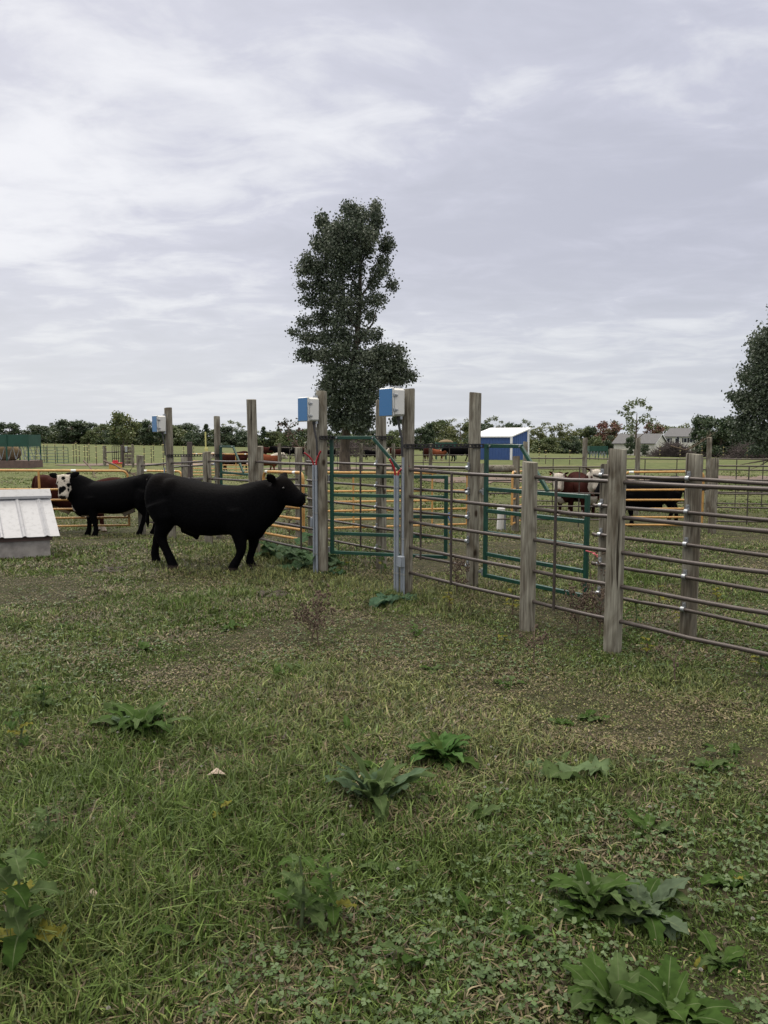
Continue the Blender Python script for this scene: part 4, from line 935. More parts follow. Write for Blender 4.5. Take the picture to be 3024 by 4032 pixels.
# ------------------------------------------------------------------ trees
def leaves(C, rad, per, size, pal, seed, shell=.35, droop=.3, aspect=.8, loose=.16):
    """leaf faces scattered through the clumps; C: centres, rad: radii (n,3), per: leaves per clump"""
    r = np.random.default_rng(seed); C = np.asarray(C, float); rad = np.asarray(rad, float); n = len(C)
    per = np.full(n, per) if np.isscalar(per) else np.asarray(per); k = np.repeat(np.arange(n), per); N = len(k)
    d = r.normal(size=(N, 3)); d /= np.linalg.norm(d, axis=1)[:, None]; t = (shell + (1 - shell) * r.random(N)) ** .7 * np.where(r.random(N) < loose, r.uniform(.9, 1.75, N), 1)
    P = C[k] + d * rad[k] * t[:, None]
    a = r.normal(size=(N, 3)); a[:, 2] -= droop * 2; a /= np.linalg.norm(a, axis=1)[:, None]
    b = np.cross(a, r.normal(size=(N, 3))); b /= np.linalg.norm(b, axis=1)[:, None]
    s = size * r.uniform(.65, 1.3, N)[:, None]; nrm = np.cross(a, b)
    V = np.stack([P, P + a * s * .55 + b * s * aspect * .5 + nrm * s * .08, P + a * s, P + a * s * .55 - b * s * aspect * .5 + nrm * s * .08], 1).reshape(-1, 3)
    pal = np.asarray(pal, float); cl = r.integers(0, len(pal), n); pick = np.where(r.random(N) < .6, cl[k], r.integers(0, len(pal), N))
    col = pal[pick] * r.uniform(.7, 1.35, N)[:, None]
    return V, np.arange(4 * N).reshape(N, 4), np.repeat(col, 4, 0)
DK = [(.036, .060, .030), (.050, .076, .038), (.072, .096, .05)]
MD = [(.072, .10, .038), (.092, .12, .047), (.115, .135, .055)]
OL = [(.10, .12, .04), (.13, .14, .05), (.085, .10, .04)]
PALE = [(.11, .14, .065), (.14, .16, .085), (.09, .12, .05)]
RD = [(.16, .055, .052), (.12, .06, .04), (.10, .085, .04), (.15, .085, .06), (.08, .10, .045)]
BRN = [(.13, .095, .05), (.09, .085, .04), (.07, .075, .035)]
def limb_tree(name, base, paths, label, cat='tree', group=None, m_=None):
    t = empty(name, base, 0, label, cat, group); mb = MB()
    for P, r0, r1 in paths:
        P = [Vector(p) - Vector(base) for p in P]; mb.tube(P, list(np.linspace(r0, r1, len(P))), 10 if r0 > .1 else 6)
    mb.build('trunk', m_ or M_BARK, t, True); return t
# the tall tree in the middle
def tall_tree():
    Y = 38.; q = lambda x, y, dy=0.0: pix(1100 + x / 2.0108, 700 + y / 2.0108, Y + dy); base = gp(1357, Y); s = 1 / 2.0108 / F * Y
    K = [(560,250,72,72),(640,300,70,80),(772,240,46,80),(770,340,60,70),(340,350,52,72),(430,430,90,95),(550,420,110,105),(690,450,100,85),(320,520,70,80),(430,560,110,105),(560,600,105,95),(680,570,75,75),(852,540,60,70),
         (228,640,55,55),(200,720,82,66),(330,700,105,88),(480,720,105,95),(620,740,70,70),(820,650,66,55),(800,750,85,55),(190,840,62,58),(320,850,90,75),(450,860,90,85),(590,880,70,80),(740,830,60,62),(885,850,50,55),
         (240,960,75,66),(370,990,90,75),(520,1000,90,85),(640,1000,60,70),(760,960,85,60),(200,1140,72,56),(330,1120,90,72),(470,1130,90,85),(600,1120,75,75),(715,1090,52,56),(118,1225,55,30),(230,1265,95,52),(370,1260,100,72),(520,1260,95,85),(680,1240,85,72),(780,1240,46,56),
         (220,1395,86,56),(335,1400,84,54),(480,1380,95,75),(600,1400,75,75),(430,1520,98,78),(560,1540,100,80),(400,1640,88,80),(560,1660,110,80),(700,1420,88,66),(820,1380,86,66),(925,1370,74,60),(800,1500,110,78),(930,1490,86,72),(1040,1570,72,48),(905,1585,108,55),(740,1600,110,88),(690,1720,100,88),
         (450,1760,92,80),(620,1800,110,88),(415,1890,60,80),(600,1930,110,66),(690,1900,70,80),(455,1975,50,40),(930,1915,58,36),(500,1880,80,80),(350,1740,52,66),(640,1990,70,40)]
    C, Rr, per = [], [], []; r = random.Random(11)
    for x, y, rx, ry in K:
        half = {True: 330, False: 260}[y > 1300]; off = abs(x - 580)
        dep = max(70, math.sqrt(max(0, half ** 2 - off ** 2))) * s
        for j in ((-.75, .0, .75) if rx > 80 else (-.4, .4)):
            C.append(q(x + r.uniform(-12, 12), y + r.uniform(-12, 12), j * dep + r.uniform(-.2, .2))); Rr.append((rx * s * 1.02, max(rx, 70) * s, ry * s * 1.02)); per.append(int(rx * ry * (.034 if 600 < y < 1320 else .056) * (1 if rx > 60 else 1.25)))
    paths = [([base - Vector((0, 0, .2)), base + Vector((0, 0, .5)), q(520, 2100), q(545, 1850), q(580, 1550), q(615, 1250), q(640, 950), q(640, 650), q(600, 380)], .32, .03)]
    paths[0] = (paths[0][0], .30, .03)
    for P, r0 in (([q(525, 2000), q(600, 1750), q(760, 1560), q(980, 1520)], .10), ([q(560, 1700), q(430, 1500), q(250, 1400)], .08), ([q(590, 1450), q(460, 1250), q(180, 1200)], .08), ([q(600, 1350), q(740, 1150), q(790, 960)], .07), ([q(615, 1200), q(450, 950), q(220, 780)], .07), ([q(640, 950), q(760, 780), q(850, 560)], .06), ([q(630, 900), q(480, 640), q(350, 400)], .06), ([q(640, 700), q(740, 450), q(775, 260)], .05), ([q(720, 1780), q(735, 1650), q(690, 1760), q(640, 1830)], .025),
                  ([q(540, 2040, -.4), q(640, 2090, -.9), q(760, 2050, -1.4)], .04), ([q(500, 2050, -.3), q(400, 2120, -.8), q(340, 2200, -1.0)], .04)): paths.append((P, r0, .012))
    t = limb_tree('tall_tree', base, paths, 'tall dark leafy tree with an uneven narrow crown, alone in the middle behind the gates')
    # flared, split bark at the foot
    m = MB(); pts = [Vector((0, 0, -.2)), Vector((.0, 0, .15)), Vector((.0, 0, .6)), Vector((-.01, 0, 1.3))]; m.tube(pts, [.42, .34, .285, .27], 14); m.build('root_flare', M_BARK, t, True)
    V, f, c = leaves(C, Rr, [int(p * 1.5) for p in per], .112, [(.048, .066, .042), (.066, .088, .056), (.098, .118, .082), (.036, .052, .031)], 21, .15, .45, .8, .34)
    np_mesh('crown', M_LEAF, V - np.array(base), f, c, t)
tall_tree()
def edge_tree():
    Y = 31.; base = gp(3185, Y); q = lambda u, v, dy=0.: pix(u, v, Y + dy); s = Y / F
    K = [(3022,1345,36,50),(2992,1400,45,50),(2955,1480,52,48),(2905,1555,42,26),(2945,1580,60,48),(2930,1660,52,42),(2918,1712,38,24),(2985,1700,62,48),(3000,1600,70,70),(3030,1500,80,80),(3060,1410,74,74),(3085,1310,60,66),(3120,1230,66,66),(3185,1200,90,60),(3250,1260,90,80),(3320,1320,90,90),(3370,1440,90,90),(3400,1560,90,80),(3370,1680,90,60),(3140,1300,100,100),(3160,1450,110,110),(3130,1600,110,90),(3240,1400,110,110),(3270,1560,110,100),(3090,1720,90,50),(3220,1710,110,60),(2990,1765,50,24),(3010,1350,60,60)]
    r = random.Random(4); C, Rr, per = [], [], []
    for u, v, a, b in K:
        dep = max(50, math.sqrt(max(0, 260 ** 2 - (u - 3185) ** 2))) * s
        for j in (-.7, 0, .7): C.append(q(u, v, j * dep)); Rr.append((a * s, max(a, 60) * s, b * s)); per.append(int(a * b * .17))
    P = [([base - Vector((0, 0, .2)), q(3185, 1780), q(3180, 1600), q(3170, 1300)], .30, .05), ([q(3185, 1740), q(3080, 1640), q(2960, 1580)], .08, .012), ([q(3180, 1650), q(3060, 1480), q(2990, 1390)], .07, .012), ([q(3185, 1790), q(3060, 1805, -1), q(2960, 1822, -1.6), q(2915, 1830, -2)], .05, .01), ([q(3040, 1806, -1), q(2990, 1835, -1.4), q(2950, 1850, -1.6)], .03, .006)]
    t = limb_tree('broad_tree', base, P, 'large dark leafy tree cut off by the right edge')
    V, f, c = leaves(C, Rr, per,  .10, [(.042, .062, .038), (.056, .078, .048), (.08, .1, .068)], 5, .2, .45, .85); np_mesh('crown', M_LEAF, V - np.array(base), f, c, t)
edge_tree()
# the wood round the fields: each tree a copy of one of these kinds, 10 m tall
def proto(kind, pal, seed):
    r = random.Random(seed); C, Rr, per = [], [], []
    def cl(x, y, z, a, b, n): C.append((x, y, z)); Rr.append((a, a, b)); per.append(n)
    sz = .52
    if kind == 'round':
        for _ in range(44):
            a = r.uniform(0, 6.28); z = r.uniform(1.6, 9.2); w = 3.6 * math.sqrt(max(.05, 1 - ((z - 5.2) / 4.7) ** 2)); rr = w * math.sqrt(r.uniform(.05, 1)); cl(rr * math.cos(a), rr * math.sin(a), z, r.uniform(.9, 1.5), r.uniform(.6, 1.1), 95)
    elif kind == 'tall':
        for _ in range(44):
            a = r.uniform(0, 6.28); z = r.uniform(1.2, 9.5); w = (1.0 + 1.9 * math.sin(min(1, z / 8) * 2.3)) * r.uniform(.5, 1.05); cl(w * math.cos(a), w * math.sin(a), z, r.uniform(.8, 1.3), r.uniform(.6, 1.1), 85)
    elif kind == 'cone':
        for _ in range(50):
            z = 9.7 * (1 - r.random() ** .7); w = 2.1 * (1 - z / 10.2) + .12; a = r.uniform(0, 6.28); cl(w * .6 * math.cos(a), w * .6 * math.sin(a), z + .2, w * .55 + .2, .5, 60)
        sz = .42
    elif kind == 'sparse':
        for _ in range(26):
            a = r.uniform(0, 6.28); z = r.uniform(3.2, 9.6); w = 3.0 * math.sqrt(max(.05, 1 - ((z - 6.6) / 3.6) ** 2)) * r.uniform(.4, 1.1); cl(w * math.cos(a), w * math.sin(a), z, r.uniform(.5, .95), r.uniform(.35, .7), 44)
        sz = .36
    else:
        for _ in range(34):
            a = r.uniform(0, 6.28); rr = 5.2 * math.sqrt(r.random()); z = r.uniform(.5, 8.5) * (1 - (rr / 6.2) ** 2); cl(rr * math.cos(a), rr * math.sin(a), max(.5, z), r.uniform(1.1, 1.8), r.uniform(.9, 1.4), 120)
        sz = .62
    V, f, c = leaves(C, Rr, per, sz, pal, seed, .25, .1)
    t = empty('field_tree', (0, -30, -60)); m = MB(); top = {'cone': 9.4, 'bush': 4}.get(kind, 7.5)
    m.tube([(0, 0, -.8), (.05, 0, top * .4), (0, .05, top)], [.26, .2, .05], 7)
    if kind != 'cone':
        for i in range(7):
            a = r.uniform(0, 6.28); z = top * r.uniform(.3, .8); L = r.uniform(1.2, 2.6); m.tube([(0, 0, z), (math.cos(a) * L * .5, math.sin(a) * L * .5, z + L * .4), (math.cos(a) * L, math.sin(a) * L, z + L * .8)], [.1, .06, .02], 5)
    m.build('trunk', M_BARK, t, True); np_mesh('crown', M_LEAF, V, f, c, t); return t
PR = {'rd': proto('round', DK, 1), 'rm': proto('round', MD, 2), 'td': proto('tall', DK, 3), 'tm': proto('tall', MD, 4), 'cd': proto('cone', DK, 5), 'sp': proto('sparse', PALE, 6), 'so': proto('sparse', OL, 7), 'bo': proto('bush', OL, 8), 'bd': proto('bush', DK, 9), 'rr': proto('round', RD, 10), 'bm': proto('bush', MD, 12), 'bb': proto('bush', BRN, 13), 'sd': proto('sparse', DK, 14)}
LAB = {'rd': 'rounded dark green tree in the wood', 'rm': 'rounded mid green tree in the wood', 'td': 'tall narrow dark green tree in the wood', 'tm': 'tall narrow mid green tree in the wood', 'cd': 'pointed dark evergreen in the wood', 'sp': 'thin pale leafy tree in the wood', 'so': 'thin yellow green tree in the wood', 'bo': 'low broad olive yellow tree in the wood', 'bd': 'low broad dark green tree in the wood', 'rr': 'rounded tree turning red in the wood', 'bm': 'low broad mid green tree in the wood', 'bb': 'low broad brownish tree in the wood', 'sd': 'thin dark leafy tree in the wood'}
WID = {'rd': 8.6, 'rm': 8.6, 'td': 6.6, 'tm': 6.6, 'cd': 4.4, 'sp': 7, 'so': 7, 'bo': 12, 'bd': 12, 'rr': 8.6, 'bm': 12, 'bb': 12, 'sd': 7}
HGT = {'rd': 10, 'rm': 10, 'td': 10.2, 'tm': 10.2, 'cd': 10, 'sp': 10, 'so': 10, 'bo': 8.2, 'bd': 8.2, 'rr': 10, 'bm': 8.2, 'bb': 8.2, 'sd': 10}
TREES = [(38, 1661, 92, 'rd', 190, 'single rounded dark tree standing apart, above the large green feeder'), (150, 1671, 100, 'rd', 225, 'rounded dark tree at the left end of the wood, above the dark green tube gate'), (205, 1662, 60, 'sd', 260), (250, 1655, 110, 'bm', 262), (285, 1650, 130, 'rd', 245), (335, 1664, 80, 'td', 250), (370, 1680, 90, 'bm', 242), (415, 1668, 80, 'rm', 262), (440, 1684, 100, 'bd', 240), (500, 1668, 95, 'tm', 250), (540, 1662, 90, 'rm', 255), (590, 1652, 110, 'rd', 240), (640, 1664, 100, 'rm', 258), (690, 1672, 120, 'bm', 246), (735, 1666, 110, 'rd', 262), (775, 1690, 100, 'bd', 240), (745, 1662, 46, 'sd', 266), (812, 1672, 50, 'cd', 250), (835, 1690, 80, 'rm', 255), (880, 1676, 70, 'td', 246), (916, 1656, 90, 'sp', 255, 'thin pale tree rising over the wood, between the two tall posts behind the bull'), (930, 1700, 120, 'bd', 242), (975, 1694, 70, 'td', 250), (1000, 1684, 60, 'cd', 252), (1037, 1682, 46, 'cd', 248), (1070, 1694, 60, 'tm', 250), (1100, 1690, 60, 'cd', 262), (1130, 1702, 80, 'bm', 242), (1160, 1692, 60, 'td', 250), (1195, 1684, 60, 'tm', 255), (1230, 1680, 70, 'sd', 250), (1280, 1690, 80, 'rd', 250), (1340, 1700, 90, 'bm', 250), (1400, 1698, 90, 'bm', 250), (1460, 1690, 90, 'rd', 255),
         (1540, 1692, 90, 'bm', 245), (1590, 1688, 80, 'rm', 255), (1655, 1682, 70, 'td', 225), (1690, 1672, 70, 'cd', 230), (1700, 1660, 90, 'rm', 262), (1740, 1652, 100, 'rm', 255), (1770, 1690, 110, 'bo', 240), (1812, 1640, 90, 'so', 250), (1855, 1660, 90, 'rm', 262), (1900, 1664, 90, 'td', 255), (1940, 1640, 86, 'sp', 262, 'thin pale leafy tree rising over the blue shed roof'), (1975, 1668, 80, 'bb', 262), (2015, 1662, 90, 'rd', 255), (2068, 1652, 60, 'sp', 265), (2110, 1692, 110, 'bo', 240), (2150, 1656, 80, 'so', 255), (2190, 1680, 100, 'bo', 246), (2232, 1660, 70, 'so', 262), (2260, 1700, 120, 'bo', 240), (2300, 1680, 90, 'rm', 252), (2330, 1674, 50, 'rd', 250), (2362, 1678, 60, 'bb', 258), (2400, 1654, 110, 'rr', 240, 'rounded tree turning red, left of the tall pale tree'), (2440, 1690, 100, 'bb', 236), (2345, 1715, 90, 'bm', 215), (2150, 1720, 110, 'bm', 215), (2250, 1725, 110, 'bd', 218), (2400, 1722, 80, 'bd', 216),
         (2504, 1572, 128, 'sp', 195, 'tall pale open tree rising in front of the garage roof'), (2570, 1660, 70, 'rr', 245, 'small red tinged tree right of the tall pale tree'), (2600, 1676, 100, 'bo', 262), (2650, 1668, 90, 'so', 268), (2690, 1680, 100, 'bo', 270), (2660, 1675, 70, 'tm', 275), (2768, 1630, 76, 'td', 178), (2815, 1672, 90, 'bd', 180), (2840, 1634, 140, 'rd', 172), (2905, 1650, 120, 'rd', 178), (2960, 1662, 120, 'bd', 172), (3030, 1655, 130, 'rd', 180), (3100, 1660, 140, 'rd', 178),
         (2483, 1716, 40, 'rd', 185, 'small dark bushy tree in front of the garage wall'), (2540, 1748, 34, 'rd', 180, 'small round dark shrub in front of the garage, left of the branch heap'), (475, 1672, 75, 'tm', 205), (1880, 1706, 70, 'td', 230), (-60, 1690, 100, 'bm', 250), (3200, 1660, 140, 'rd', 178)]
first = {}
for T in TREES:
    u, tv, wp, k, Y = T[:5]; o = gp(u, Y); h = EYE - (tv - HOR) / F * Y - o.z; h = max(h, 2.0); sx = 1.18 * wp / F * Y / WID[k]; sz = h / HGT[k]; lb = T[5] if len(T) > 5 else LAB[k]
    if k not in first: c = PR[k]; first[k] = c; c.location = o; c.rotation_euler.z = random.uniform(0, 6.28); c.scale = (sx, sx, sz); tag(c, lb, 'tree', 'trees round the far fields')
    else: copy_thing(PR[k], o, random.uniform(0, 6.28), (sx, sx, sz), lb, 'tree', 'trees round the far fields')
def undergrowth():
    r = np.random.default_rng(3); n = 1500; u = r.uniform(-150, 3250, n); keep = ~((u > 2380) & (u < 2740)) & ~((u > -150) & (u < 105)); u = u[keep]; Y = np.where(u > 2700, r.uniform(178, 190, len(u)), r.uniform(246, 258, len(u)))
    C = np.array([gp(a, b) for a, b in zip(u, Y)]); h = r.uniform(1.4, 4.2, len(u)); C[:, 2] += h * .55; Rr = np.stack([r.uniform(1.4, 2.8, len(u)), r.uniform(.8, 1.5, len(u)), h * .75], 1)
    V, f, c = leaves(C, Rr, 40, .7, DK + MD + [(.09, .085, .04)], 8, .2, 0); tag(np_mesh('undergrowth', M_LEAF, V, f, c), kind='stuff')
undergrowth()
def sapling(name, base, pts, n, size, pal, label, seed, spread=.35):
    r = random.Random(seed); P = [Vector(p) for p in pts]; paths = [([Vector(base)] + P, .03, .008)]; C = []
    for i in range(1, len(P)):
        for _ in range(3):
            a = P[i].lerp(P[i - 1], r.random()); e = a + Vector((r.uniform(-1, 1) * spread, r.uniform(-1, 1) * spread, r.uniform(.0, .8) * spread)); paths.append(([a, a.lerp(e, .5) + Vector((0, 0, .04)), e], .012, .004)); C.append(e); C.append(a.lerp(e, .6))
    t = limb_tree(name, base, paths, label, 'sapling', None, M_STEM); C = np.array(C); V, f, c = leaves(C, np.full((len(C), 3), spread * .42), n, size, pal, seed, .1, .5, .8); np_mesh('crown', M_LEAF, V - np.array(Vector(base)), f, c, t)
b_ = gp(1216, 22)
sapling('sapling', b_, [pix(1210, 1762, 22), pix(1178, 1762, 22), pix(1160, 1735, 22), pix(1146, 1705, 22), pix(1130, 1680, 22), pix(1118, 1662, 22)], 9, .075, [(.05, .065, .04), (.085, .05, .04), (.04, .05, .03)], 'thin leaning sapling with few dark leaves, left of the middle blue box', 5, .26)
b_ = gp(487, 56)
sapling('sapling', b_, [pix(487, 1740, 56), pix(480, 1715, 56), pix(474, 1690, 56), pix(462, 1668, 56), pix(452, 1648, 56)], 34, .18, MD + OL, 'loose green sapling with two thin leading shoots, behind the left yellow gate', 8, .75)
sapling('sapling', gp(500, 57), [pix(500, 1735, 57), pix(505, 1712, 57), pix(515, 1695, 57), pix(482, 1660, 57), pix(478, 1650, 57)], 40, .18, MD + OL, 'bushy green sapling beside the board panel with a meter box', 18, .8)

# ------------------------------------------------------------------ weeds
def wleaf(A, p, az, L, w, el, droop, col, shape=0, rib=(.13, .16, .08), rr=None, twist=0.0, petiole=.18):
    """one broad leaf appended to A = [verts, faces, cols]"""
    rr = rr or random; n = 12; d = Vector((math.cos(az), math.sin(az), 0)); sd_ = Vector((-d.y, d.x, 0)); pos = Vector(p); e = el; off = len(A[0]); ph = rr.uniform(0, 6); amp = rr.uniform(.12, .26)
    for i in range(n + 1):
        t = i / n; step = L / n; dv = d * math.cos(e) + Vector((0, 0, 1)) * math.sin(e); up = Vector((0, 0, 1)) * math.cos(e) - d * math.sin(e)
        tt = max(0, (t - petiole) / (1 - petiole))
        if shape == 0: ww = w * (math.sin(math.pi * min(1, tt ** .8)) ** .75) * (1 if tt < 1 else .05)
        else: ww = w * ((1 - tt) ** .55 * min(1, tt * 9) ** .5)
        ww = max(ww, .005)
        tooth = 1 + ((.2 * math.sin(i * 2.6 + ph) + rr.uniform(-.16, .12)) if 0 < tt < 1 else 0)
        for j in (-1, -.5, -.07, 0, .07, .5, 1):
            ru = (amp * w * math.sin(i * 1.7 + ph + j * 2.2) * abs(j) if tt > 0 else 0) + .22 * ww * abs(j)
            A[0].append(pos + sd_ * (j * ww * (tooth if abs(j) == 1 else 1)) + up * ru + dv * (rr.uniform(-.25, .25) * step if abs(j) == 1 else 0)); c = rib if j == 0 else col; k = rr.uniform(.8, 1.2); A[2].append(tuple(q * k for q in c))
        pos = pos + dv * step; e -= droop / n * (.4 + 1.2 * t)
    for i in range(n):
        for j in range(6): a = off + i * 7 + j; A[1].append((a, a + 1, a + 8, a + 7))
G1, G2, G3, YL = (.036, .072, .014), (.050, .092, .020), (.070, .108, .038), (.17, .165, .03)
def plant(name, pos, label, kind, n, L, w, seed, cols=(G1, G2, G3), cat='weed', group='broad leaved weeds in the pasture', yellow=0.0, el=(.25, 1.1)):
    r = random.Random(seed); A = [[], [], []]; o = Vector(pos); w *= .62; L *= .80 if kind in ('rosette', 'heart') else .88
    for i in range(n):
        az = 2.4 * i + r.uniform(-.9, .9); c = r.choice(cols) if r.random() > yellow or (i > n * .5 and yellow < .6) else YL; k = r.uniform(.45, 1.12)
        if kind == 'rosette': wleaf(A, (r.uniform(-.03, .03), r.uniform(-.03, .03), .0), az, L * k, w * r.uniform(.7, 1.1), r.uniform(*el), r.uniform(.5, 2.3), c, 0, rr=r)
        elif kind == 'heart': wleaf(A, (r.uniform(-.04, .04), r.uniform(-.04, .04), .0), az, L * k * 1.2, w * r.uniform(.75, 1.15), r.uniform(*el), r.uniform(.8, 1.7), c, 1, rr=r, petiole=.42)
        else:
            z = L * (.15 + .85 * (i + 1) / n); wleaf(A, (.02 * math.sin(i), .02 * math.cos(i), z), az, L * .42 * (1.15 - .5 * i / n), w * (1.1 - .5 * i / n), r.uniform(.0, .7), r.uniform(.7, 1.6), c, 1 if kind == 'nettle' else 0, rr=r, petiole=.2)
    V = np.array([tuple(v) for v in A[0]]); f = np.array(A[1]); c = np.array(A[2])
    t = empty(name, o, 0, label, cat, group); np_mesh('foliage', M_WEED, V, f, c, t, True)
    if kind not in ('rosette', 'heart'):
        MB().tube([(0, 0, -.03), (.015, .01, L * .5), (0, .02, L)], [.008, .006, .003], 6).build('stem', M_STEM if yellow > .5 else M_GRASS_STEM, t, True)
    return t
M_GRASS_STEM = mat('green_stem', (.07, .10, .04), .7)
W = lambda u, v: gnd(u, v)
plant('dock_plant', W(545, 2885), 'large spreading dock with broad grey green leaves, left of the thistle', 'rosette', 40, .38, .066, 31)
plant('dock_plant', W(480, 2850), 'pale upturned dock leaves just left of the large spreading dock', 'heart', 5, .22, .10, 32, cols=(G3, (.10, .15, .085)))
plant('dock_plant', W(1745, 3000), 'compact bright green dock clump between the toothed thistle and the pale burdock', 'rosette', 44, .27, .06, 33, cols=((.055, .12, .03), (.07, .14, .04), G2), el=(.5, 1.4))
plant('thistle', W(1475, 3160), 'grey green thistle with long toothed leaves standing upright, in the middle of the grass', 'rosette', 26, .36, .056, 34, cols=(G3, (.075, .12, .065)), el=(.4, 1.35))
plant('burdock', W(2265, 3035), 'pale young burdock with four broad leaves, right of the compact dock', 'heart', 8, .30, .20, 35, cols=((.11, .16, .075), (.12, .17, .09), G3), el=(.05, .6))
plant('dock_plant', W(2330, 3590), 'big dock clump with dark broad leaves, lower right', 'rosette', 38, .29, .056, 36, el=(.3, 1.3))
plant('dock_plant', W(2540, 3600), 'grey leaved half of the big lower right dock clump', 'rosette', 30, .26, .056, 37, cols=(G3, G1, (.09, .125, .075)), el=(.2, 1.0))
plant('dock_plant', W(2400, 3990), 'dock with ruffled leaves at the bottom edge, its left part', 'rosette', 36, .25, .056, 38, cols=(G3, G2), el=(.2, 1.2))
plant('dock_plant', W(2640, 4010), 'dock with ruffled leaves at the bottom edge, towards the corner', 'rosette', 34, .24, .054, 39, cols=(G1, G2), el=(.2, 1.1))
plant('nettle', W(1180, 3680), 'upright leafy nettle in the long grass, lower middle', 'nettle', 14, .30, .055, 40, cols=(G3, G2), yellow=.1)
plant('nettle', W(1290, 3650), 'second upright nettle stem with yellowing low leaves, beside the first', 'nettle', 12, .25, .05, 41, cols=(G3, G2), yellow=.3)
plant('burdock', W(70, 3800), 'tall leafy burdock at the left edge in the long grass', 'nettle', 16, .42, .085, 42, cols=(G1, G3), yellow=.15)
plant('nettle', W(75, 2950), 'small weed with yellow low leaves at the left edge', 'nettle', 9, .24, .055, 43, yellow=.4)
plant('nettle', W(165, 2800), 'small ragged green weed near the left edge, above the yellow leaved one', 'nettle', 12, .20, .055, 44, yellow=.12)
plant('nettle', W(180, 3350), 'ragged grey green weed in the long grass at the left', 'nettle', 10, .20, .05, 45, cols=(G3,))
plant('burdock', W(1140, 2205), 'broad burdock leaves spreading left of the conduits of the open gate post', 'heart', 24, .62, .25, 46, cols=((.05, .10, .045), (.07, .125, .058), (.095, .15, .082)), el=(.25, .95))
plant('burdock', W(1205, 2235), 'broad burdock leaves in front of the conduits of the open gate post', 'heart', 26, .62, .25, 47, cols=((.05, .10, .045), (.07, .125, .058), (.095, .15, .082)), el=(.2, .9))
plant('burdock', W(1310, 2262), 'low burdock leaves trailing right of the open gate post', 'heart', 14, .32, .16, 48, cols=((.05, .10, .055), G2), el=(.1, .6))
plant('burdock', W(1545, 2365), 'few low burdock leaves at the foot of the nearest blue box post', 'heart', 14, .42, .20, 49, cols=((.055, .105, .062), G3), el=(.1, .6))
plant('burdock', W(1420, 2345), 'flat burdock leaves in the grass between the two nearest blue box posts', 'heart', 12, .24, .12, 50, cols=(G2, G1), el=(.05, .5))
for i, (u, v, L, yl) in enumerate([(1330, 2195, .34, .1), (1400, 2215, .36, .3), (1455, 2225, .32, .15), (1500, 2260, .36, .1), (1370, 2250, .28, .1)]):
    plant('leafy_weed', W(u, v), 'leafy green weed growing up under the open green gate', 'nettle', 10, L, .05, 60 + i, group='leafy weeds under the open gate', yellow=yl)
for i, (u, v, L, yl, lb) in enumerate([(2015, 2420, .26, .95, 'yellow leaved weed left of the near short post'), (1765, 2395, .18, .9, 'small yellow weed by the rails right of the nearest blue box post'), (2590, 2400, .30, .75, 'yellow leaved weed between the nearest post and the short post behind it'), (2680, 2470, .22, .9, 'yellow weed left of the foot of the clamped short post'), (2545, 2585, .16, .8, 'small yellow tipped weed right of the foot of the nearest post'), (2820, 2390, .2, .7, 'yellowing weed right of the clamped short post'), (2500, 2480, .3, .1, 'green leafy weed right of the nearest post'), (2350, 2470, .26, .1, 'green weed between the two nearest posts'), (1980, 2540, .14, .5, 'low yellow green weed at the foot of the near short post'), (2990, 2660, .22, .4, 'weed with yellow leaves at the right edge'), (885, 3255, .12, .9, 'tiny weed with one yellow leaf in the clover'), (2440, 2520, .24, .1, 'broad green leaf standing at the foot of the nearest post')]):
    plant('leafy_weed', W(u, v), lb, 'nettle', 8, L, .045, 80 + i, group='small weeds along the fence', yellow=yl)
for i, (u, v) in enumerate([(1890, 3620), (2010, 3680), (1080, 2670), (1180, 2660), (2205, 2850), (2790, 3040), (2860, 2980), (640, 3330), (1010, 3420), (1570, 3480), (1850, 3240), (2560, 3290), (320, 3150), (1380, 2890), (1480, 3050), (1650, 3120), (2080, 3350), (2890, 3480), (760, 3700), (1640, 3800), (1400, 3920), (2000, 2700), (560, 2560), (900, 2480), (250, 2480), (1700, 2640), (70, 2480), (1640, 2500), (2330, 2830), (2840, 3800)]):
    plant('low_weed', W(u, v), 'small low weed with a few green leaves, flat among the grass blades', 'rosette' if i % 3 else 'heart', 9 + i % 5, .13 + .02 * (i % 4), .042, 200 + i, group='small low weeds scattered through the grass', el=(.1, 1.0), yellow=.06)
M_DUNG = mat('dark_manure', (.045, .034, .024), .95, 0, second=(.022, .017, .013), scale=14, bump=.8)
for u, v, r_, lb in ((1080, 2345, .16, 'dark dried manure patch in the grass left of the nearest blue box post'), (430, 2250, .2, 'trampled dark dirt patch beside the white lidded waterer')):
    m = MB(); rr = random.Random(u)
    for _ in range(16): a = rr.uniform(0, 6.28); q = r_ * math.sqrt(rr.random()); m.ball((q * math.cos(a), q * math.sin(a), .012), (rr.uniform(.03, .07), rr.uniform(.03, .07), rr.uniform(.015, .03)), 8, 5)
    tag(m.build('manure_patch', M_DUNG, None, True, loc=W(u, v)), lb, 'manure')
def dry_stalk(pos, h, label, seed, n=16):
    r = random.Random(seed); m = MB(); m.tube([(0, 0, -.02), (r.uniform(-.03, .03), 0, h * .5), (r.uniform(-.06, .06), .02, h)], [.006, .005, .002], 5)
    for i in range(n):
        z = h * r.uniform(.25, 1); a = r.uniform(0, 6.28); L = r.uniform(.04, .13); e = Vector((math.cos(a) * L, math.sin(a) * L, z + L * .8)); m.tube([(0, 0, z), e], [.003, .002], 4)
        for _ in range(4): m.ball(e + Vector((r.uniform(-.02, .02), r.uniform(-.02, .02), r.uniform(-.03, .02))), (.008, .008, .012), 5, 4)
    return tag(m.build('dry_stalk', M_STEM, None, True, loc=pos), label, 'dead weed', 'dead weed stalks')
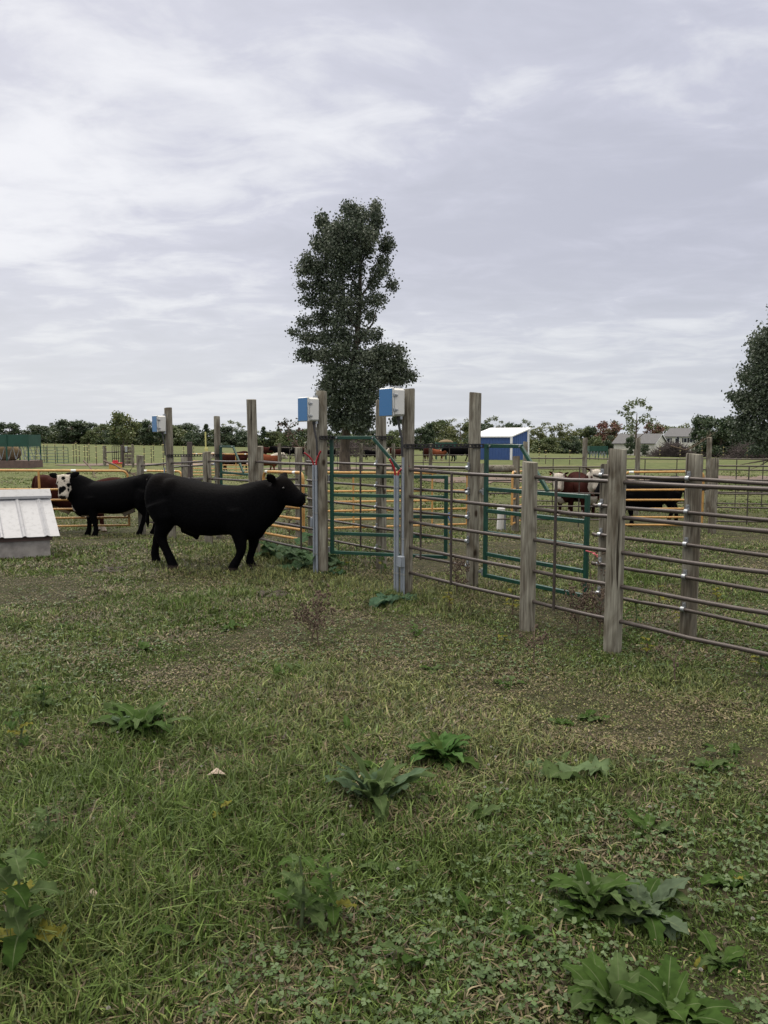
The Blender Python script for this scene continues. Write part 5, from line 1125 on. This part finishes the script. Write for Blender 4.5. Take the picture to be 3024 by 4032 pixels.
dry_stalk(W(1255, 2545), .42, 'dead brown weed stalk standing alone in the open grass', 1, 30); dry_stalk(W(1225, 2530), .3, 'shorter dead weed stalk left of the tall brown one in the open grass', 2)
dry_stalk(W(1142, 2150), .72, 'tall dry brown weed stalk behind the burdock, by the bull', 3, 34)
dry_stalk(W(2335, 2460), .62, 'dry brown stalk against the latch post of the closed gate', 4, 10); dry_stalk(W(2360, 2500), .36, 'bushy dry weed left of the foot of the nearest post', 5, 34); dry_stalk(W(2270, 2500), .34, 'tangled dry weed under the bottom rail, left of the nearest post', 6, 34)
dry_stalk(W(1800, 2350), .40, 'dark withered weed in front of the tall post of the closed gate', 7, 34); dry_stalk(W(2660, 2690), .30, 'single thin dry stem right of the nearest post', 8, 3); dry_stalk(W(2545, 2270), .42, 'thin dry stem with a few seeds behind the rails', 9, 8); dry_stalk(W(2100, 2620), .28, 'dry seed stem in the grass below the near short post', 10, 8)
for u, v, sz, lb in ((852, 3092, .045, 'pale dry leaf lying on the grass left of the thistle'), (365, 3590, .03, 'curled tan leaf in the long grass at the lower left')):
    m = MB(); m.add([(-sz, 0, .05), (0, -sz * .6, .07), (sz, 0, .055), (0, sz * .6, .075), (0, 0, .085)], [(0, 1, 4), (1, 2, 4), (2, 3, 4), (3, 0, 4)]); tag(m.build('dry_leaf', M_LITTER if 'M_LITTER' in globals() else mat('dry_leaf', (.36, .29, .23), .8), None, True, loc=W(u, v)), lb, 'dead leaf')

# ------------------------------------------------------------------ grass
def field2(x, y, seed, k):
    r = np.random.default_rng(seed); o = np.zeros_like(x)
    for i in range(9):
        a = r.uniform(0, 6.28); q = k * 1.6 ** (i % 4) * r.uniform(.7, 1.3); o += np.sin((x * math.cos(a) + y * math.sin(a)) * q + r.uniform(0, 6.28)) / (1 + .45 * (i % 4))
    return o / 2.6
def sample(n, y0, y1, pw, seed, half=.60, pad=.7):
    r = np.random.default_rng(seed); y = (y0 ** (1 - pw) + r.random(n) * (y1 ** (1 - pw) - y0 ** (1 - pw))) ** (1 / (1 - pw)) if pw != 1 else y0 * (y1 / y0) ** r.random(n)
    return (r.random(n) * 2 - 1) * (half * y + pad), y, r
def blades(n, y0, y1, pw, seed, wk, hk, tuft=.0):
    x, y, r = sample(n, y0, y1, pw, seed)
    if tuft:
        k = r.random(n) < tuft; c = r.integers(0, max(1, n // 60), n); cx, cy, _ = sample(max(1, n // 60), y0, y1, pw, seed + 99)
        x = np.where(k, cx[c] + r.normal(0, .035, n) * (1 + y * .04), x); y = np.where(k, cy[c] + r.normal(0, .035, n) * (1 + y * .04), y)
    dry = .5 + .26 * field2(x, y, 3, 1.1) + .40 * field2(x, y, 5, 5) - .22 * (np.exp(-((y - 2.6) / 1.4) ** 2)) + .25 * np.exp(-(((x - 2.9) / 1.0) ** 2 + ((y - 7.4) / 1.2) ** 2)) + .16 * sm(4.5, 8, y)
    dry -= .45 * np.exp(-((x + .72 * y - 5.9) / .55) ** 2)                       # lush along the fence
    tall = np.clip(.55 + .5 * field2(x, y, 8, 1.3), .15, 1.2) * (1 + .55 * np.exp(-((x + .72 * y - 5.9) / .4) ** 2)) * (1 + .35 * np.exp(-(((x + 1.0) / .8) ** 2 + ((y - 2.6) / .9) ** 2)))
    isd = r.random(n) < np.clip(dry * .56, .05, .62)
    h = r.uniform(.03, .10, n) * tall * hk * np.where(isd, .85, 1.05)
    w = r.uniform(.0018, .0042, n) * wk
    az = r.uniform(0, 6.28, n); lean = np.where(isd, r.uniform(.55, 1.9, n), np.abs(r.normal(.5, .42, n)))
    flat = np.where(isd, r.uniform(.10, .65, n), r.uniform(.55, 1, n))
    dx, dy = np.cos(az), np.sin(az); wa = az + 1.57 + r.normal(0, .5, n); wx, wy = np.cos(wa) * w, np.sin(wa) * w
    z = gz(x, y) - .004
    z += np.where(isd, r.uniform(0, .025, n), 0)
    B = np.stack([x, y, z], 1); Wd = np.stack([wx, wy, np.zeros(n)], 1)
    m = B + np.stack([dx * h * lean * .34, dy * h * lean * .34, h * flat * .62], 1)
    t = B + np.stack([dx * h * lean, dy * h * lean, h * flat * np.where(lean > .8, .82, 1)], 1)
    V = np.stack([B - Wd, B + Wd, m - Wd * .85, m + Wd * .85, t - Wd * .1, t + Wd * .1], 1).reshape(-1, 3)
    i = np.arange(n)[:, None] * 6; f = np.concatenate([i + [0, 1, 3, 2], i + [2, 3, 5, 4]])
    tv = r.uniform(.62, 1.3, n) if not tuft else np.where(k, np.random.default_rng(seed + 5).uniform(.6, 1.35, max(1, n // 60))[c], r.uniform(.6, 1.1, n))
    g = np.array([(.078, .122, .026), (.112, .158, .040), (.155, .182, .060), (.095, .122, .048), (.205, .22, .082)]); d = np.array([(.17, .138, .075), (.125, .096, .058), (.185, .155, .092), (.085, .064, .042), (.17, .155, .075)])
    hue = np.clip(.5 + .5 * field2(x, y, 12, 1.1), 0, .999)
    gi = np.clip((hue * 4 + r.normal(0, 1.1, n)).astype(int), 0, 4); c = np.where(isd[:, None], d[r.integers(0, 5, n)], g[gi]) * (tv * r.uniform(.58, 1.4, n))[:, None]
    return V, f, np.repeat(c, 6, 0)
parts = [blades(185000, 1.55, 4.2, 1.0, 41, 1.15, 1.05, .62), blades(330000, 4.0, 9.5, 1.0, 42, 1.5, 1.05, .62), blades(200000, 9.0, 21, 1.0, 43, 2.3, 1.0, .55), blades(60000, 20, 48, 1.0, 44, 8.0, 1.15, .3)]
V = []; Fc = []; Cc = []; off = 0
for v, f, c in parts: V.append(v); Fc.append(f + off); Cc.append(c); off += len(v)
V = np.concatenate(V); Fc = np.concatenate(Fc); Cc = np.concatenate(Cc)
tag(np_mesh('grass', M_GRASS, V, Fc, Cc), kind='stuff')
def clover():
    n = 13000; x, y, r = sample(n, 1.6, 9, 1.0, 77); k = field2(x, y, 21, 1.5) + .5 * field2(x, y, 22, 5) > .12; x, y = x[k], y[k]; n = len(x)
    z = gz(x, y) + r.uniform(.018, .05, n); s = r.uniform(.007, .0125, n) * (1 + .03 * y); a0 = r.uniform(0, 6.28, n); Vs = []; tl = r.normal(0, .3, (n, 2))
    for j in range(3):
        a = a0 + j * 2.09; d = np.stack([np.cos(a), np.sin(a), tl[:, 0]], 1); p = np.stack([-np.sin(a), np.cos(a), tl[:, 1]], 1); b = np.stack([x, y, z], 1); S_ = s[:, None]
        Vs.append(np.stack([b, b + d * S_ * .8 + p * S_ * .75, b + d * S_ * 1.55 - np.array([0, 0, .15]) * S_, b + d * S_ * .8 - p * S_ * .75], 1))
    V = np.stack(Vs, 1).reshape(-1, 3); f = np.arange(len(V)).reshape(-1, 4); c = np.repeat(np.array([(.050, .088, .026), (.066, .108, .036), (.09, .13, .055)])[r.integers(0, 3, n)] * r.uniform(.75, 1.2, n)[:, None], 12, 0)
    q = 210; x, y, r = sample(q, 1.8, 12, .6, 78); z = gz(x, y) + r.uniform(.05, .085, q); s = .0075 * (1 + .02 * y); W_ = []
    for j in range(3):
        a = j * 1.05; d = np.array([math.cos(a), math.sin(a), 0]); b = np.stack([x, y, z], 1); u = np.array([0, 0, 1.0]); S_ = s[:, None]; W_.append(np.stack([b - d * S_, b - u * S_ * .8, b + d * S_, b + u * S_ * .9], 1))
    V2 = np.stack(W_, 1).reshape(-1, 3); f2 = np.arange(len(V2)).reshape(-1, 4) + len(V); c2 = np.tile((.42, .40, .36), (len(V2), 1))
    tag(np_mesh('clover', M_GRASS, np.concatenate([V, V2]), np.concatenate([f, f2]), np.concatenate([c, c2])), kind='stuff')
clover()
